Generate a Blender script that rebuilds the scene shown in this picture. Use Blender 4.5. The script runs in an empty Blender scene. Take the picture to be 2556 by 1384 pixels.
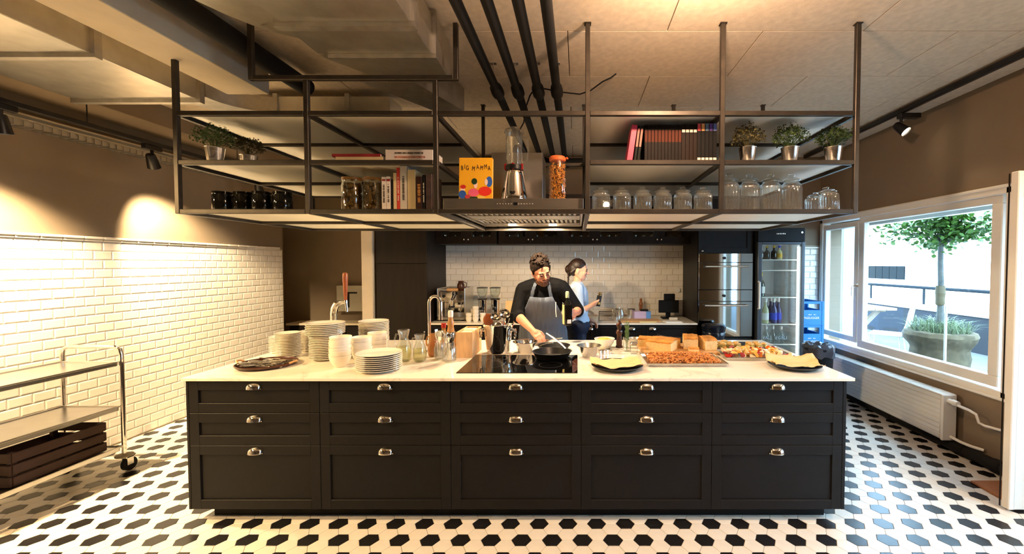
import bpy, math, random
from mathutils import Vector, Matrix
R = math.radians
PI = math.pi
rnd = random.Random(7)
ORD = 'first second third fourth fifth sixth seventh eighth ninth tenth eleventh twelfth thirteenth fourteenth fifteenth sixteenth seventeenth eighteenth nineteenth twentieth'.split()
scene = bpy.context.scene
col = scene.collection

# ------------------------------------------------------------------ camera
CAM_H = 1.589
cam_d = bpy.data.cameras.new('camera')
cam_d.sensor_width = 36.0
cam_d.lens = 1041.2 * 36.0 / 2556.0
cam_d.shift_x = -163.0 / 2556.0
cam_d.shift_y = 0.0
cam_d.clip_start = 0.05
cam_d.clip_end = 300
cam = bpy.data.objects.new('camera', cam_d)
cam.location = (0, 0, CAM_H)
cam.rotation_euler = (R(90) - 0.02989, 0, 0)
col.objects.link(cam)
scene.camera = cam

# ------------------------------------------------------------------ view
scene.view_settings.view_transform = 'Standard'
scene.view_settings.look = 'None'
scene.view_settings.gamma = 1.0
scene.view_settings.use_curve_mapping = False
scene.view_settings.exposure = 0.1

# ------------------------------------------------------------------ daylight
world = bpy.data.worlds.new('sky')
scene.world = world
world.use_nodes = True
wn = world.node_tree
bg = wn.nodes['Background']
bg.inputs['Color'].default_value = (0.47, 0.74, 1.0, 1)
bg.inputs['Strength'].default_value = 18.0
sun_d = bpy.data.lights.new('sun', 'SUN')
sun_d.energy = 6.0
sun_d.color = (1.0, 0.97, 0.92)
sun_d.angle = R(1.0)
sun = bpy.data.objects.new('sun_offscreen', sun_d)
sun.rotation_euler = Vector((.62, -.35, -.7)).to_track_quat('-Z', 'Y').to_euler()     # from behind the building, over the terrace
col.objects.link(sun)

WARM = (1.0, 0.66, 0.30)
WARM2 = (1.0, 0.74, 0.46)

def lamp_light(name, kind, loc, energy, color, aim=None, size=0.03, spot=None, blend=0.4, parent=None):
    d = bpy.data.lights.new(name, kind)
    d.energy = energy
    d.color = color
    if kind == 'AREA':
        d.shape = 'DISK'
        d.size = size
    else:
        d.shadow_soft_size = size
    if kind == 'SPOT':
        d.spot_size = R(spot)
        d.spot_blend = blend
    o = bpy.data.objects.new(name, d)
    o.location = loc
    if aim is not None:
        o.rotation_euler = (Vector(aim) - Vector(loc)).to_track_quat('-Z', 'Y').to_euler()
    col.objects.link(o)
    return o

# lamps outside the picture: the ceiling lamp whose glow shows at the top edge, and further heads on the two lighting tracks
lamp_light('ceiling_lamp_offscreen', 'POINT', (0.60, 1.78, 2.82), 95, (1.0, 0.64, 0.40), size=0.06)
for ly, le in ((1.76, 330), (0.80, 380)):
    lamp_light('track_spot_left_offscreen', 'SPOT', (-3.72, ly, 2.46), le, WARM, aim=(-2.5, ly+.5, 0), size=0.03, spot=125, blend=0.8)
for ly, le in ((1.9, 90), (0.9, 110)):
    lamp_light('track_spot_right_offscreen', 'SPOT', (2.95, ly, 2.80), le, WARM2, aim=(1.6, ly+.4, 0), size=0.03, spot=120, blend=0.8)

# ------------------------------------------------------------------ mesh builder
class MB:
    def __init__(s):
        s.v = []; s.f = []; s.m = []; s.cur = 0
    def mat(s, i):
        s.cur = i; return s
    def add(s, vs, fs):
        o = len(s.v)
        s.v += [tuple(p) for p in vs]
        for f in fs:
            s.f.append(tuple(i + o for i in f)); s.m.append(s.cur)
        return s
    def box(s, x0, x1, y0, y1, z0, z1, b=0.0):
        if x0 > x1: x0, x1 = x1, x0
        if y0 > y1: y0, y1 = y1, y0
        if z0 > z1: z0, z1 = z1, z0
        b = min(b, (x1-x0)*.45, (y1-y0)*.45, (z1-z0)*.45)
        if b <= 0:
            vs = [(x0,y0,z0),(x1,y0,z0),(x1,y1,z0),(x0,y1,z0),(x0,y0,z1),(x1,y0,z1),(x1,y1,z1),(x0,y1,z1)]
            fs = [(0,3,2,1),(4,5,6,7),(0,1,5,4),(1,2,6,5),(2,3,7,6),(3,0,4,7)]
            return s.add(vs, fs)
        X = (x0, x1); Y = (y0, y1); Z = (z0, z1)
        vs = []; idx = {}
        for i in (0,1):
            for j in (0,1):
                for k in (0,1):
                    sx = b if i == 0 else -b; sy = b if j == 0 else -b; sz = b if k == 0 else -b
                    idx[i,j,k,0] = len(vs); vs.append((X[i], Y[j]+sy, Z[k]+sz))
                    idx[i,j,k,1] = len(vs); vs.append((X[i]+sx, Y[j], Z[k]+sz))
                    idx[i,j,k,2] = len(vs); vs.append((X[i]+sx, Y[j]+sy, Z[k]))
        g = lambda i,j,k,a: idx[i,j,k,a]
        fs = []
        for i in (0,1):
            q = [g(i,0,0,0), g(i,1,0,0), g(i,1,1,0), g(i,0,1,0)]
            fs.append(q if i else q[::-1])
            q = [g(0,i,0,1), g(1,i,0,1), g(1,i,1,1), g(0,i,1,1)]
            fs.append(q[::-1] if i else q)
            q = [g(0,0,i,2), g(1,0,i,2), g(1,1,i,2), g(0,1,i,2)]
            fs.append(q if i else q[::-1])
        for i in (0,1):
            for j in (0,1):
                q = [g(i,j,0,0), g(i,j,0,1), g(i,j,1,1), g(i,j,1,0)]
                fs.append(q if i == j else q[::-1])
                q = [g(i,0,j,0), g(i,0,j,2), g(i,1,j,2), g(i,1,j,0)]
                fs.append(q[::-1] if i == j else q)
                q = [g(0,i,j,1), g(0,i,j,2), g(1,i,j,2), g(1,i,j,1)]
                fs.append(q if i == j else q[::-1])
        for i in (0,1):
            for j in (0,1):
                for k in (0,1):
                    q = [g(i,j,k,0), g(i,j,k,1), g(i,j,k,2)]
                    fs.append(q if (i+j+k) % 2 else q[::-1])
        return s.add(vs, fs)
    def lathe(s, prof, n=20, c=(0,0,0), M=None, closed=False, ripple=None):
        """revolve (r,z) profile about z"""
        vs = []; fs = []
        m = len(prof)
        for (r, z) in prof:
            for k in range(n):
                a = 2*PI*k/n
                rr = r*(1 + (ripple[1]*math.cos(ripple[0]*a) if ripple else 0))
                p = Vector((rr*math.cos(a), rr*math.sin(a), z))
                if M is not None: p = M @ p
                vs.append((p.x+c[0], p.y+c[1], p.z+c[2]))
        for i in range(m-1 if not closed else m):
            for k in range(n):
                a = i*n+k; b2 = i*n+(k+1) % n; j = (i+1) % m
                fs.append((a, b2, j*n+(k+1) % n, j*n+k))
        if not closed:
            if prof[0][0] > 1e-6: fs.append(tuple(range(n-1, -1, -1)))
            if prof[-1][0] > 1e-6: fs.append(tuple((m-1)*n+k for k in range(n)))
        return s.add(vs, fs)
    def cyl(s, p0, p1, r0, r1=None, n=12, cap=True):
        if r1 is None: r1 = r0
        p0 = Vector(p0); p1 = Vector(p1)
        return s.tube([p0, p1], [r0, r1], n, cap)
    def tube(s, pts, r, n=10, cap=True, closed=False, flat=None):
        pts = [Vector(p) for p in pts]
        m = len(pts)
        rs = r if isinstance(r, (list, tuple)) else [r]*m
        vs = []; fs = []
        up = None
        for i, p in enumerate(pts):
            if closed:
                t = pts[(i+1) % m]-pts[i-1]
            else:
                t = pts[min(i+1, m-1)]-pts[max(i-1, 0)]
            t.normalize()
            if up is None:
                ref = Vector((0,0,1)) if abs(t.z) < .9 else Vector((1,0,0))
                up = (ref - t*ref.dot(t)).normalized()
            else:
                up = (up - t*up.dot(t))
                if up.length < 1e-6: up = Vector((1,0,0))
                up.normalize()
            sd = t.cross(up)
            for k in range(n):
                a = 2*PI*(k+.5)/n
                fu = flat if flat else 1
                q = p + (up*math.sin(a)*fu + sd*math.cos(a))*rs[i]
                vs.append(q)
        for i in range(m if closed else m-1):
            j = (i+1) % m
            for k in range(n):
                fs.append((i*n+k, i*n+(k+1) % n, j*n+(k+1) % n, j*n+k))
        if cap and not closed:
            fs.append(tuple(range(n-1, -1, -1)))
            fs.append(tuple((m-1)*n+k for k in range(n)))
        return s.add(vs, fs)
    def prism(s, poly, z0, z1, M=None):
        n = len(poly)
        vs = [Vector((x, y, z0)) for x, y in poly]+[Vector((x, y, z1)) for x, y in poly]
        if M is not None: vs = [M @ v for v in vs]
        fs = [tuple(range(n-1, -1, -1)), tuple(range(n, 2*n))]
        for i in range(n):
            j = (i+1) % n
            fs.append((i, j, n+j, n+i))
        return s.add(vs, fs)
    def ball(s, c, r, n=10, m=7, sc=(1,1,1), M=None):
        prof = []
        vs = []; fs = []
        c = Vector(c)
        vs.append(Vector((0,0,-r)))
        for i in range(1, m):
            a = -PI/2+PI*i/m
            for k in range(n):
                b = 2*PI*k/n
                vs.append(Vector((r*math.cos(a)*math.cos(b), r*math.cos(a)*math.sin(b), r*math.sin(a))))
        vs.append(Vector((0,0,r)))
        vs = [Vector((v.x*sc[0], v.y*sc[1], v.z*sc[2])) for v in vs]
        if M is not None: vs = [M @ v for v in vs]
        vs = [v+c for v in vs]
        for k in range(n):
            fs.append((0, 1+(k+1) % n, 1+k))
            fs.append((len(vs)-1, 1+(m-2)*n+k, 1+(m-2)*n+(k+1) % n))
        for i in range(m-2):
            for k in range(n):
                a = 1+i*n+k; b = 1+i*n+(k+1) % n
                fs.append((a, b, b+n, a+n))
        return s.add(vs, fs)
    def capsule(s, p0, p1, r0, r1, n=12):
        """closed tapered capsule, for figures"""
        p0 = Vector(p0); p1 = Vector(p1)
        d = (p1-p0); L = d.length
        t = d.normalized() if L > 1e-6 else Vector((0,0,1))
        ref = Vector((0,0,1)) if abs(t.z) < .9 else Vector((1,0,0))
        u = (ref-t*ref.dot(t)).normalized(); w = t.cross(u)
        rings = []
        for i in range(1, 4):
            a = -PI/2+PI/2*i/3
            rings.append((p0+t*(r0*math.sin(a)), r0*math.cos(a)))
        for i in range(0, 3):
            a = PI/2*i/3
            rings.append((p1+t*(r1*math.sin(a)), r1*math.cos(a)))
        vs = [p0-t*r0]
        for (c, r) in rings:
            for k in range(n):
                b = 2*PI*k/n
                vs.append(c+(u*math.cos(b)+w*math.sin(b))*r)
        vs.append(p1+t*r1)
        fs = []
        m = len(rings)
        for k in range(n):
            fs.append((0, 1+(k+1) % n, 1+k))
            fs.append((len(vs)-1, 1+(m-1)*n+k, 1+(m-1)*n+(k+1) % n))
        for i in range(m-1):
            for k in range(n):
                a = 1+i*n+k; b = 1+i*n+(k+1) % n
                fs.append((a, b, b+n, a+n))
        return s.add(vs, fs)
    def xf(s, M, start=0):
        for i in range(start, len(s.v)):
            s.v[i] = tuple(M @ Vector(s.v[i]))
        return s
    def mesh(s, name, mats, smooth=True, ang=35):
        me = bpy.data.meshes.new(name)
        me.from_pydata(s.v, [], s.f)
        if not isinstance(mats, (list, tuple)): mats = [mats]
        for m in mats: me.materials.append(m)
        if len(mats) > 1:
            me.polygons.foreach_set('material_index', s.m)
        if smooth:
            me.polygons.foreach_set('use_smooth', [True]*len(me.polygons))
            me.set_sharp_from_angle(angle=R(ang))
        me.update()
        return me
    def build(s, name, mats, parent=None, smooth=True, ang=35, loc=None, rot=None):
        o = bpy.data.objects.new(name, s.mesh(name, mats, smooth, ang))
        col.objects.link(o)
        if parent is not None: o.parent = parent
        if loc is not None: o.location = loc
        if rot is not None: o.rotation_euler = rot
        return o

def tag(o, label=None, cat=None, group=None, kind=None):
    if label: o['label'] = label
    if cat: o['category'] = cat
    if group: o['group'] = group
    if kind: o['kind'] = kind
    return o

def thing(name, label, cat, loc=(0,0,0), rz=0, group=None):
    o = bpy.data.objects.new(name, None)
    o.empty_display_size = 0.05
    col.objects.link(o)
    o.location = loc
    o.rotation_euler = (0, 0, rz)
    return tag(o, label, cat, group)

def struct(mb, name, mats, label=None, **k):
    o = mb.build(name, mats, **k)
    o['kind'] = 'structure'
    if label: o['label'] = label
    return o

def dup(root, loc=None, rz=None, label=None, group=None):
    r = root.copy(); col.objects.link(r)
    if loc is not None: r.location = loc
    if rz is not None: r.rotation_euler = (0, 0, rz)
    if label: r['label'] = label
    if group: r['group'] = group
    for ch in list(root.children):
        c = ch.copy(); col.objects.link(c); c.parent = r
        for g in list(ch.children):
            d = g.copy(); col.objects.link(d); d.parent = c
    return r

def inst(me, name, parent=None, loc=(0,0,0), rot=None):
    o = bpy.data.objects.new(name, me); col.objects.link(o)
    if parent is not None: o.parent = parent
    o.location = loc
    if rot is not None: o.rotation_euler = rot
    return o

def text_mesh(txt, size, mat, extrude=0.0006, bold=0.0):
    cu = bpy.data.curves.new('lettering', 'FONT')
    cu.body = txt; cu.size = size; cu.extrude = extrude; cu.offset = bold
    cu.align_x = 'CENTER'; cu.align_y = 'CENTER'; cu.resolution_u = 3
    ob = bpy.data.objects.new('lettering', cu)
    col.objects.link(ob)
    bpy.context.view_layer.update()
    me = bpy.data.meshes.new_from_object(ob.evaluated_get(bpy.context.evaluated_depsgraph_get()))
    bpy.data.objects.remove(ob)
    bpy.data.curves.remove(cu)
    me.materials.clear(); me.materials.append(mat)
    return me

def dashes(w, h, mat, seed=1, n=14):
    """unreadable small print: a row of little strokes"""
    r = random.Random(seed); mb = MB()
    x = -w/2
    while x < w/2-.001:
        k = r.uniform(.5, 1.6)*w/n
        if r.random() < .82: mb.box(x, min(x+k*.7, w/2), -h/2*r.uniform(.75, 1), h/2*r.uniform(.75, 1), 0, .0006)
        x += k
    return mb.mesh('print', mat, smooth=False)

# ------------------------------------------------------------------ materials
def srgb(r, g, b):
    f = lambda c: (c/255/12.92) if c/255 <= .04045 else ((c/255+.055)/1.055)**2.4
    return (f(r), f(g), f(b))

def M(name, c, rough=.5, metal=0.0, var=.08, scale=6.0, bump=0.0, bscale=80.0, spec=.5, trans=0.0, ior=1.45, coat=0.0, emit=None, estr=0, stretch=None, detail=3.0):
    m = bpy.data.materials.new(name)
    m.use_nodes = True
    nt = m.node_tree; N = nt.nodes; L = nt.links
    p = N['Principled BSDF']
    p.inputs['Roughness'].default_value = rough
    p.inputs['Metallic'].default_value = metal
    p.inputs['Specular IOR Level'].default_value = spec
    p.inputs['IOR'].default_value = ior
    p.inputs['Transmission Weight'].default_value = trans
    p.inputs['Coat Weight'].default_value = coat
    tc = N.new('ShaderNodeTexCoord')
    mp = N.new('ShaderNodeMapping')
    if stretch: mp.inputs['Scale'].default_value = stretch
    L.new(tc.outputs['Object'], mp.inputs['Vector'])
    nz = N.new('ShaderNodeTexNoise')
    nz.inputs['Scale'].default_value = scale
    nz.inputs['Detail'].default_value = detail
    L.new(mp.outputs['Vector'], nz.inputs['Vector'])
    rp = N.new('ShaderNodeValToRGB')
    rp.color_ramp.elements[0].position = .3
    rp.color_ramp.elements[1].position = .7
    lo = tuple(max(0, x*(1-var)) for x in c[:3]); hi = tuple(min(1, x*(1+var)) for x in c[:3])
    rp.color_ramp.elements[0].color = (*lo, 1)
    rp.color_ramp.elements[1].color = (*hi, 1)
    L.new(nz.outputs['Fac'], rp.inputs['Fac'])
    L.new(rp.outputs['Color'], p.inputs['Base Color'])
    if bump > 0:
        n2 = N.new('ShaderNodeTexNoise')
        n2.inputs['Scale'].default_value = bscale
        n2.inputs['Detail'].default_value = 2
        L.new(mp.outputs['Vector'], n2.inputs['Vector'])
        bp = N.new('ShaderNodeBump')
        bp.inputs['Strength'].default_value = bump
        bp.inputs['Distance'].default_value = .004
        L.new(n2.outputs['Fac'], bp.inputs['Height'])
        L.new(bp.outputs['Normal'], p.inputs['Normal'])
    if emit:
        p.inputs['Emission Color'].default_value = (*emit, 1)
        p.inputs['Emission Strength'].default_value = estr
    return m

def wave_mat(name, c1, c2, rough, scale, direction='X', dist=2.0, dscale=1.5, bump=0, stretch=None, metal=0, kind='BANDS', sharp=None):
    m = M(name, c1, rough, metal)
    nt = m.node_tree; N = nt.nodes; L = nt.links
    p = N['Principled BSDF']
    w = N.new('ShaderNodeTexWave')
    w.wave_type = kind
    w.bands_direction = direction
    w.inputs['Scale'].default_value = scale
    w.inputs['Distortion'].default_value = dist
    w.inputs['Detail'].default_value = 2.5
    w.inputs['Detail Scale'].default_value = dscale
    tc = [n for n in N if n.type == 'TEX_COORD'][0]
    mp = N.new('ShaderNodeMapping')
    if stretch: mp.inputs['Scale'].default_value = stretch
    L.new(tc.outputs['Object'], mp.inputs['Vector'])
    L.new(mp.outputs['Vector'], w.inputs['Vector'])
    rp = N.new('ShaderNodeValToRGB')
    rp.color_ramp.elements[0].color = (*c1, 1); rp.color_ramp.elements[1].color = (*c2, 1)
    if sharp:
        rp.color_ramp.elements[0].position = sharp[0]; rp.color_ramp.elements[1].position = sharp[1]
    L.new(w.outputs['Fac'], rp.inputs['Fac'])
    L.new(rp.outputs['Color'], p.inputs['Base Color'])
    if bump:
        bp = N.new('ShaderNodeBump')
        bp.inputs['Strength'].default_value = bump
        bp.inputs['Distance'].default_value = .003
        L.new(w.outputs['Fac'], bp.inputs['Height'])
        L.new(bp.outputs['Normal'], p.inputs['Normal'])
    return m

def pane_mat(name, tint=(1,1,1), refl=1.0, rough=0.0, ior=1.45):
    """thin clear sheet: transparent with a fresnel reflection"""
    m = bpy.data.materials.new(name); m.use_nodes = True
    nt = m.node_tree; N = nt.nodes; L = nt.links
    N.remove(N['Principled BSDF'])
    out = N['Material Output']
    tr = N.new('ShaderNodeBsdfTransparent'); tr.inputs['Color'].default_value = (*tint, 1)
    gl = N.new('ShaderNodeBsdfGlossy'); gl.inputs['Roughness'].default_value = rough
    fr = N.new('ShaderNodeFresnel')
    ge = N.new('ShaderNodeNewGeometry')          # same reflectance from both sides of the sheet
    io = N.new('ShaderNodeMapRange')
    io.inputs['To Min'].default_value = ior; io.inputs['To Max'].default_value = 1.0/ior
    L.new(ge.outputs['Backfacing'], io.inputs['Value']); L.new(io.outputs['Result'], fr.inputs['IOR'])
    nz = N.new('ShaderNodeTexNoise'); nz.inputs['Scale'].default_value = 3
    mr = N.new('ShaderNodeMapRange')
    mr.inputs['To Min'].default_value = .92*refl; mr.inputs['To Max'].default_value = 1.0*refl
    L.new(nz.outputs['Fac'], mr.inputs['Value'])
    mu = N.new('ShaderNodeMath'); mu.operation = 'MULTIPLY'
    L.new(fr.outputs['Fac'], mu.inputs[0]); L.new(mr.outputs['Result'], mu.inputs[1])
    mx = N.new('ShaderNodeMixShader')
    L.new(mu.outputs[0], mx.inputs['Fac'])
    L.new(tr.outputs[0], mx.inputs[1]); L.new(gl.outputs[0], mx.inputs[2])
    L.new(mx.outputs[0], out.inputs['Surface'])
    return m

def jar_mat(name, tint, milk=.13, refl=2.2):
    """blown glass wall: mostly clear, reflective, with a little scattering in the wall"""
    m = pane_mat(name, tint, refl, .03, 1.5)
    nt = m.node_tree; N = nt.nodes; L = nt.links
    out = N['Material Output']; mx = out.inputs['Surface'].links[0].from_node
    tl_ = N.new('ShaderNodeBsdfTranslucent'); di = N.new('ShaderNodeBsdfDiffuse')
    for s in (tl_, di): s.inputs['Color'].default_value = (*[min(1, c*1.0) for c in tint], 1)
    a = N.new('ShaderNodeMixShader'); L.new(tl_.outputs[0], a.inputs[1]); L.new(di.outputs[0], a.inputs[2])
    b = N.new('ShaderNodeMixShader'); b.inputs['Fac'].default_value = milk
    L.new(mx.outputs[0], b.inputs[1]); L.new(a.outputs[0], b.inputs[2])
    L.new(b.outputs[0], out.inputs['Surface'])
    return m

def lampmat(name, c, s):
    return M(name, c, .4, emit=c, estr=s, var=.02)

mt = {}
mt['tile_white'] = M('glazed white tile', srgb(226, 219, 206), .14, var=.03, scale=14, coat=.2)
mt['grout'] = M('grout', srgb(172, 160, 140), .9, var=.06, scale=40)
mt['hex_white'] = M('white floor tile', srgb(218, 212, 200), .26, var=.05, scale=9, bump=.03, bscale=300)
mt['hex_black'] = M('black floor tile', srgb(27, 26, 27), .26, var=.15, scale=9, bump=.03, bscale=300)
mt['hex_grout'] = M('floor grout', srgb(150, 142, 128), .9, var=.1, scale=60)
mt['taupe'] = M('taupe wall paint', srgb(126, 110, 90), .85, var=.05, scale=3, bump=.08, bscale=220)
mt['ceiling'] = M('pressed ceiling board', srgb(205, 190, 168), .9, var=.10, scale=26, bump=.25, bscale=170, detail=8)
mt['ceil_joint'] = M('ceiling joint', srgb(105, 82, 60), .95)
mt['concrete'] = M('painted beam', srgb(206, 192, 168), .9, var=.05, scale=8)
mt['dark_niche'] = M('dark brown wall', srgb(60, 42, 26), .8, var=.12, scale=3)
mt['white_paint'] = M('white lacquer', srgb(226, 224, 216), .35, var=.03)
mt['offwhite'] = M('cream paint', srgb(214, 200, 172), .5, var=.03)
mt['charcoal'] = M('charcoal cabinet front', srgb(24, 23, 24), .42, var=.10, scale=30, bump=.05, bscale=200, spec=.22)
mt['black_wood'] = M('black brown cabinet wood', srgb(28, 21, 17), .5, var=.2, scale=5, stretch=(6, 6, .6), spec=.25)
mt['black'] = M('black plastic', srgb(11, 11, 12), .5, var=.2, bump=.02, spec=.25)
mt['rubber'] = M('black foam insulation', srgb(13, 12, 12), .8, var=.2, scale=20, bump=.1)
mt['blackmetal'] = M('black powder coat', srgb(20, 20, 22), .35, var=.15)
mt['steel'] = M('brushed steel', (.62, .60, .56), .26, 1.0, var=.06, scale=10, stretch=(1, 1, 12))
mt['chrome'] = M('polished chrome', (.80, .78, .75), .06, 1.0, var=.03)
mt['rawsteel'] = M('raw steel tube', (.052, .044, .036), .42, .6, var=.18, scale=16)
mt['galv'] = M('galvanised duct', (.68, .66, .61), .36, 1.0, var=.10, scale=9)
mt['galv2'] = M('galvanised tray', (.56, .54, .50), .42, 1.0, var=.14, scale=14)
mt['ceramic'] = M('white glazed ceramic', srgb(232, 226, 214), .14, var=.02, coat=.3)
mt['glass'] = jar_mat('clear glass', (.97, .98, .96), .035)
mt['pane'] = pane_mat('window pane', (.97, .99, 1.0), 1.0)
mt['thin'] = pane_mat('thin glass', (.93, .96, .95), 2.0, .02)
mt['oak'] = M('light wood', srgb(192, 146, 96), .5, var=.16, scale=5, stretch=(2, 14, 14), detail=5)
mt['redwood'] = wave_mat('reddish wood', srgb(128, 64, 34), srgb(150, 82, 46), .35, 4, 'X', 5, 2, stretch=(8, 8, 1))
mt['darkwood'] = wave_mat('dark turned wood', srgb(52, 26, 16), srgb(74, 36, 22), .3, 4, 'Z', 4, 2)
mt['cratewood'] = M('old brown crate wood', srgb(50, 28, 18), .75, var=.25, scale=5, stretch=(12, 2, 12), detail=5)
mt['slate'] = M('black slate', srgb(34, 34, 36), .6, var=.2, scale=20, bump=.15)
mt['blackglass'] = M('black ceramic glass', srgb(8, 8, 9), .03, var=.05, spec=.6)
mt['paper'] = M('brown baking paper', srgb(226, 190, 140), .75, var=.06, scale=6, bump=.15, bscale=40)
mt['paperwhite'] = M('white paper', srgb(232, 230, 224), .8, var=.03)
mt['leaf'] = M('green herb leaf', srgb(62, 84, 34), .55, var=.35, scale=30)
mt['leaf_b'] = M('olive herb leaf', srgb(84, 78, 44), .6, var=.3, scale=30)
mt['skin'] = M('skin', srgb(200, 132, 104), .55, var=.05, scale=14)
mt['coir'] = M('brown coir mat', srgb(150, 100, 66), .95, var=.15, scale=60, bump=.3, bscale=300)
# ================================================================== room shell
XL, XR, YB, ZC = -4.08, 3.25, 5.60, 3.02
TRAYS = []

# ---- floor with hexagonal tiles
HH = 0.1015
HA = HH/math.sqrt(3)
fl = MB().box(XL-.6, XR+.05, -3.0, 6.7, -.08, -.0035)
floor = struct(fl, 'floor', mt['hex_grout'], 'black and white hexagon tiled floor')

def hex_verts(g=.0012, top=0.0, bot=-.007, ch=.0015):
    vs = []
    for (r, z) in ((HA-g, bot), (HA-g, top-ch*.6), (HA-g-ch, top)):
        for k in range(6):
            a = PI/3*k
            vs.append((r*math.cos(a), r*math.sin(a), z))
    fs = [tuple(12+k for k in range(6))]
    for lv in (0, 6):
        for k in range(6):
            j = (k+1) % 6
            fs.append((lv+k, lv+j, lv+6+j, lv+6+k))
    return vs, fs
hv, hf = hex_verts()
hexw = MB().add(hv, hf).mesh('tile', mt['hex_white'], smooth=False)
hexb = MB().add(hv, hf).mesh('tile', mt['hex_black'], smooth=False)

def in_view(x, y, z):
    c, s = math.cos(.02989), math.sin(.02989)
    d = y*c-(z-CAM_H)*s
    if d < .3: return False
    px = 1441+1041.2*x/d; py = 690.6-1041.2*(y*s+(z-CAM_H)*c)/d
    return -40 < px < 2600 and -40 < py < 1430

cells = []
for q in range(-75, 40):
    for r in range(-60, 70):
        x = 1.788+1.5*HA*q; y = 2.3594+HH*(r+q/2)
        if XL-.55 < x < XR-.02 and 0.5 < y < 6.65:
            if x < XL+.03 and y < 5.75: continue
            if x > -2.4 and y > 5.6: continue
            cells.append((x, y, (q-r) % 3 == 0))
def hidden_floor(x, y):
    # under the island or behind it as seen from the dining side
    return -2.28 < x < 1.58 and 2.66 < y < 3.75
vis = [c for c in cells if in_view(c[0], c[1], 0) and not hidden_floor(c[0], c[1])]
vis.sort(key=lambda c: c[0]**2*.3+c[1]**2)
near = vis[:300]
nearset = set((round(a, 4), round(b, 4)) for a, b, _ in near)
for x, y, bl in near:
    inst(hexb if bl else hexw, 'tile', floor, (x, y, 0))
mb = MB()
for x, y, bl in cells:
    if (round(x, 4), round(y, 4)) in nearset: continue
    mb.mat(1 if bl else 0)
    mb.add([(a+x, b+y, c) for a, b, c in hv], hf)
tag(mb.build('tile_field', [mt['hex_white'], mt['hex_black']], floor, smooth=False), kind='stuff')

# ---- bevelled metro tiles
def metro(w, h, g=.0016, d=.0042, bv=.009):
    """tile in the x-z plane, face towards -y"""
    x, z = w/2-g, h/2-g
    vs = [(-x, 0, -z), (x, 0, -z), (x, 0, z), (-x, 0, z),
          (-x, -d*.35, -z), (x, -d*.35, -z), (x, -d*.35, z), (-x, -d*.35, z),
          (-x+bv, -d, -z+bv), (x-bv, -d, -z+bv), (x-bv, -d, z-bv), (-x+bv, -d, z-bv)]
    fs = [(8, 9, 10, 11)]
    for lv in (0, 4):
        for k in range(4):
            j = (k+1) % 4
            fs.append((lv+k, lv+j, lv+4+j, lv+4+k))
    return vs, fs

def tile_wall(parent, u0, u1, ztop, zbot, pw, ph, place, rot, limit, order, phase=0.0):
    """brick bond; place(u,z)->location ; full tiles share one mesh, cut ones one mesh per width"""
    meshes = {}
    todo = []
    row = 0
    z = ztop
    while z > zbot+.01:
        h = min(ph, z-zbot)
        u = u0 - pw + ((row % 2)*pw/2 + phase) % pw
        while u < u1-.004:
            a, b = max(u, u0), min(u+pw, u1)
            if b-a > .02:
                todo.append(((a+b)/2, z-h/2, round(b-a, 3), round(h, 3)))
            u += pw
        z -= ph; row += 1
    todo.sort(key=order)
    for (u, zz, w, h) in todo[:limit]:
        k = (w, h)
        if k not in meshes:
            meshes[k] = MB().add(*metro(w, h)).mesh('tile', mt['tile_white'], smooth=False)
        inst(meshes[k], 'tile', parent, place(u, zz), rot)
    if len(todo) > limit:
        mb = MB()
        Rm = Matrix.Rotation(rot[2], 4, 'Z')
        for (u, zz, w, h) in todo[limit:]:
            vs, fs = metro(w, h)
            P = Vector(place(u, zz))
            mb.add([Rm @ Vector(v) + P for v in vs], fs)
        tag(mb.build('tile_field', mt['tile_white'], parent, smooth=False), kind='stuff')

# left wall: painted above, tiled below with a moulded cap
mb = MB().mat(0).box(XL-.2, XL, -3, 5.78, 1.80, ZC+.03).mat(1).box(XL-.2, XL-.0, -3, 5.78, -.08, 1.80)
wl = struct(mb, 'wall_left', [mt['taupe'], mt['grout']], 'taupe wall with white bevelled tiles below')
tile_wall(wl, 1.75, 5.775, 1.782, 0.0, .1415, .0772,
          lambda u, z: (XL+.001, u, z), (0, 0, R(90)), 300,
          lambda t: -((1.0 if in_view(XL, t[0], t[1]) else .01)/(t[0]**2)))
trim = MB()
for k in range(28):
    y0 = 1.75+.1415*k; y1 = y0+.1395
    if y1 > 5.78: y1 = 5.778
    trim.box(XL, XL+.014, y0, y1, 1.784, 1.800, .003)
    trim.box(XL, XL+.024, y0, y1, 1.802, 1.824, .006)
trim.build('tile_cap', mt['tile_white'], wl)

# back wall
mb = MB().mat(0).box(-1.79, XR+.2, YB, YB+.2, 1.845, ZC+.03)
mb.mat(1).box(-1.79, XR+.2, YB+.001, YB+.2, -.08, 1.845)
mb.mat(0).box(-2.40, -1.79, YB, YB+.2, -.08, ZC+.03)
wb = struct(mb, 'wall_back', [mt['taupe'], mt['grout']], 'back wall with white metro tiles behind the counter')
tile_wall(wb, -1.785, 1.435, 1.845, .905, .1535, .0787, lambda u, z: (u, YB, z), (0, 0, 0), 300, lambda t: -t[1])
cr = MB()
for row in range(14):
    for k in range(-1, 5):
        u0_ = 2.66+.1535*k+(row % 2)*.0767
        u = max(u0_, 2.66)
        w = min(u0_+.1535, XR-.003)-u
        if w > .03:
            vs, fs = metro(w, .0787)
            cr.add([(a+u+w/2, b+YB, c+1.80-.0787*(row+.5)) for a, b, c in vs], fs)
tag(cr.build('tile_field', mt['tile_white'], wb, smooth=False), kind='stuff')
MB().box(2.66, XR, YB-.022, YB, 1.803, 1.825, .006).build('tile_cap', mt['tile_white'], wb)

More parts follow.
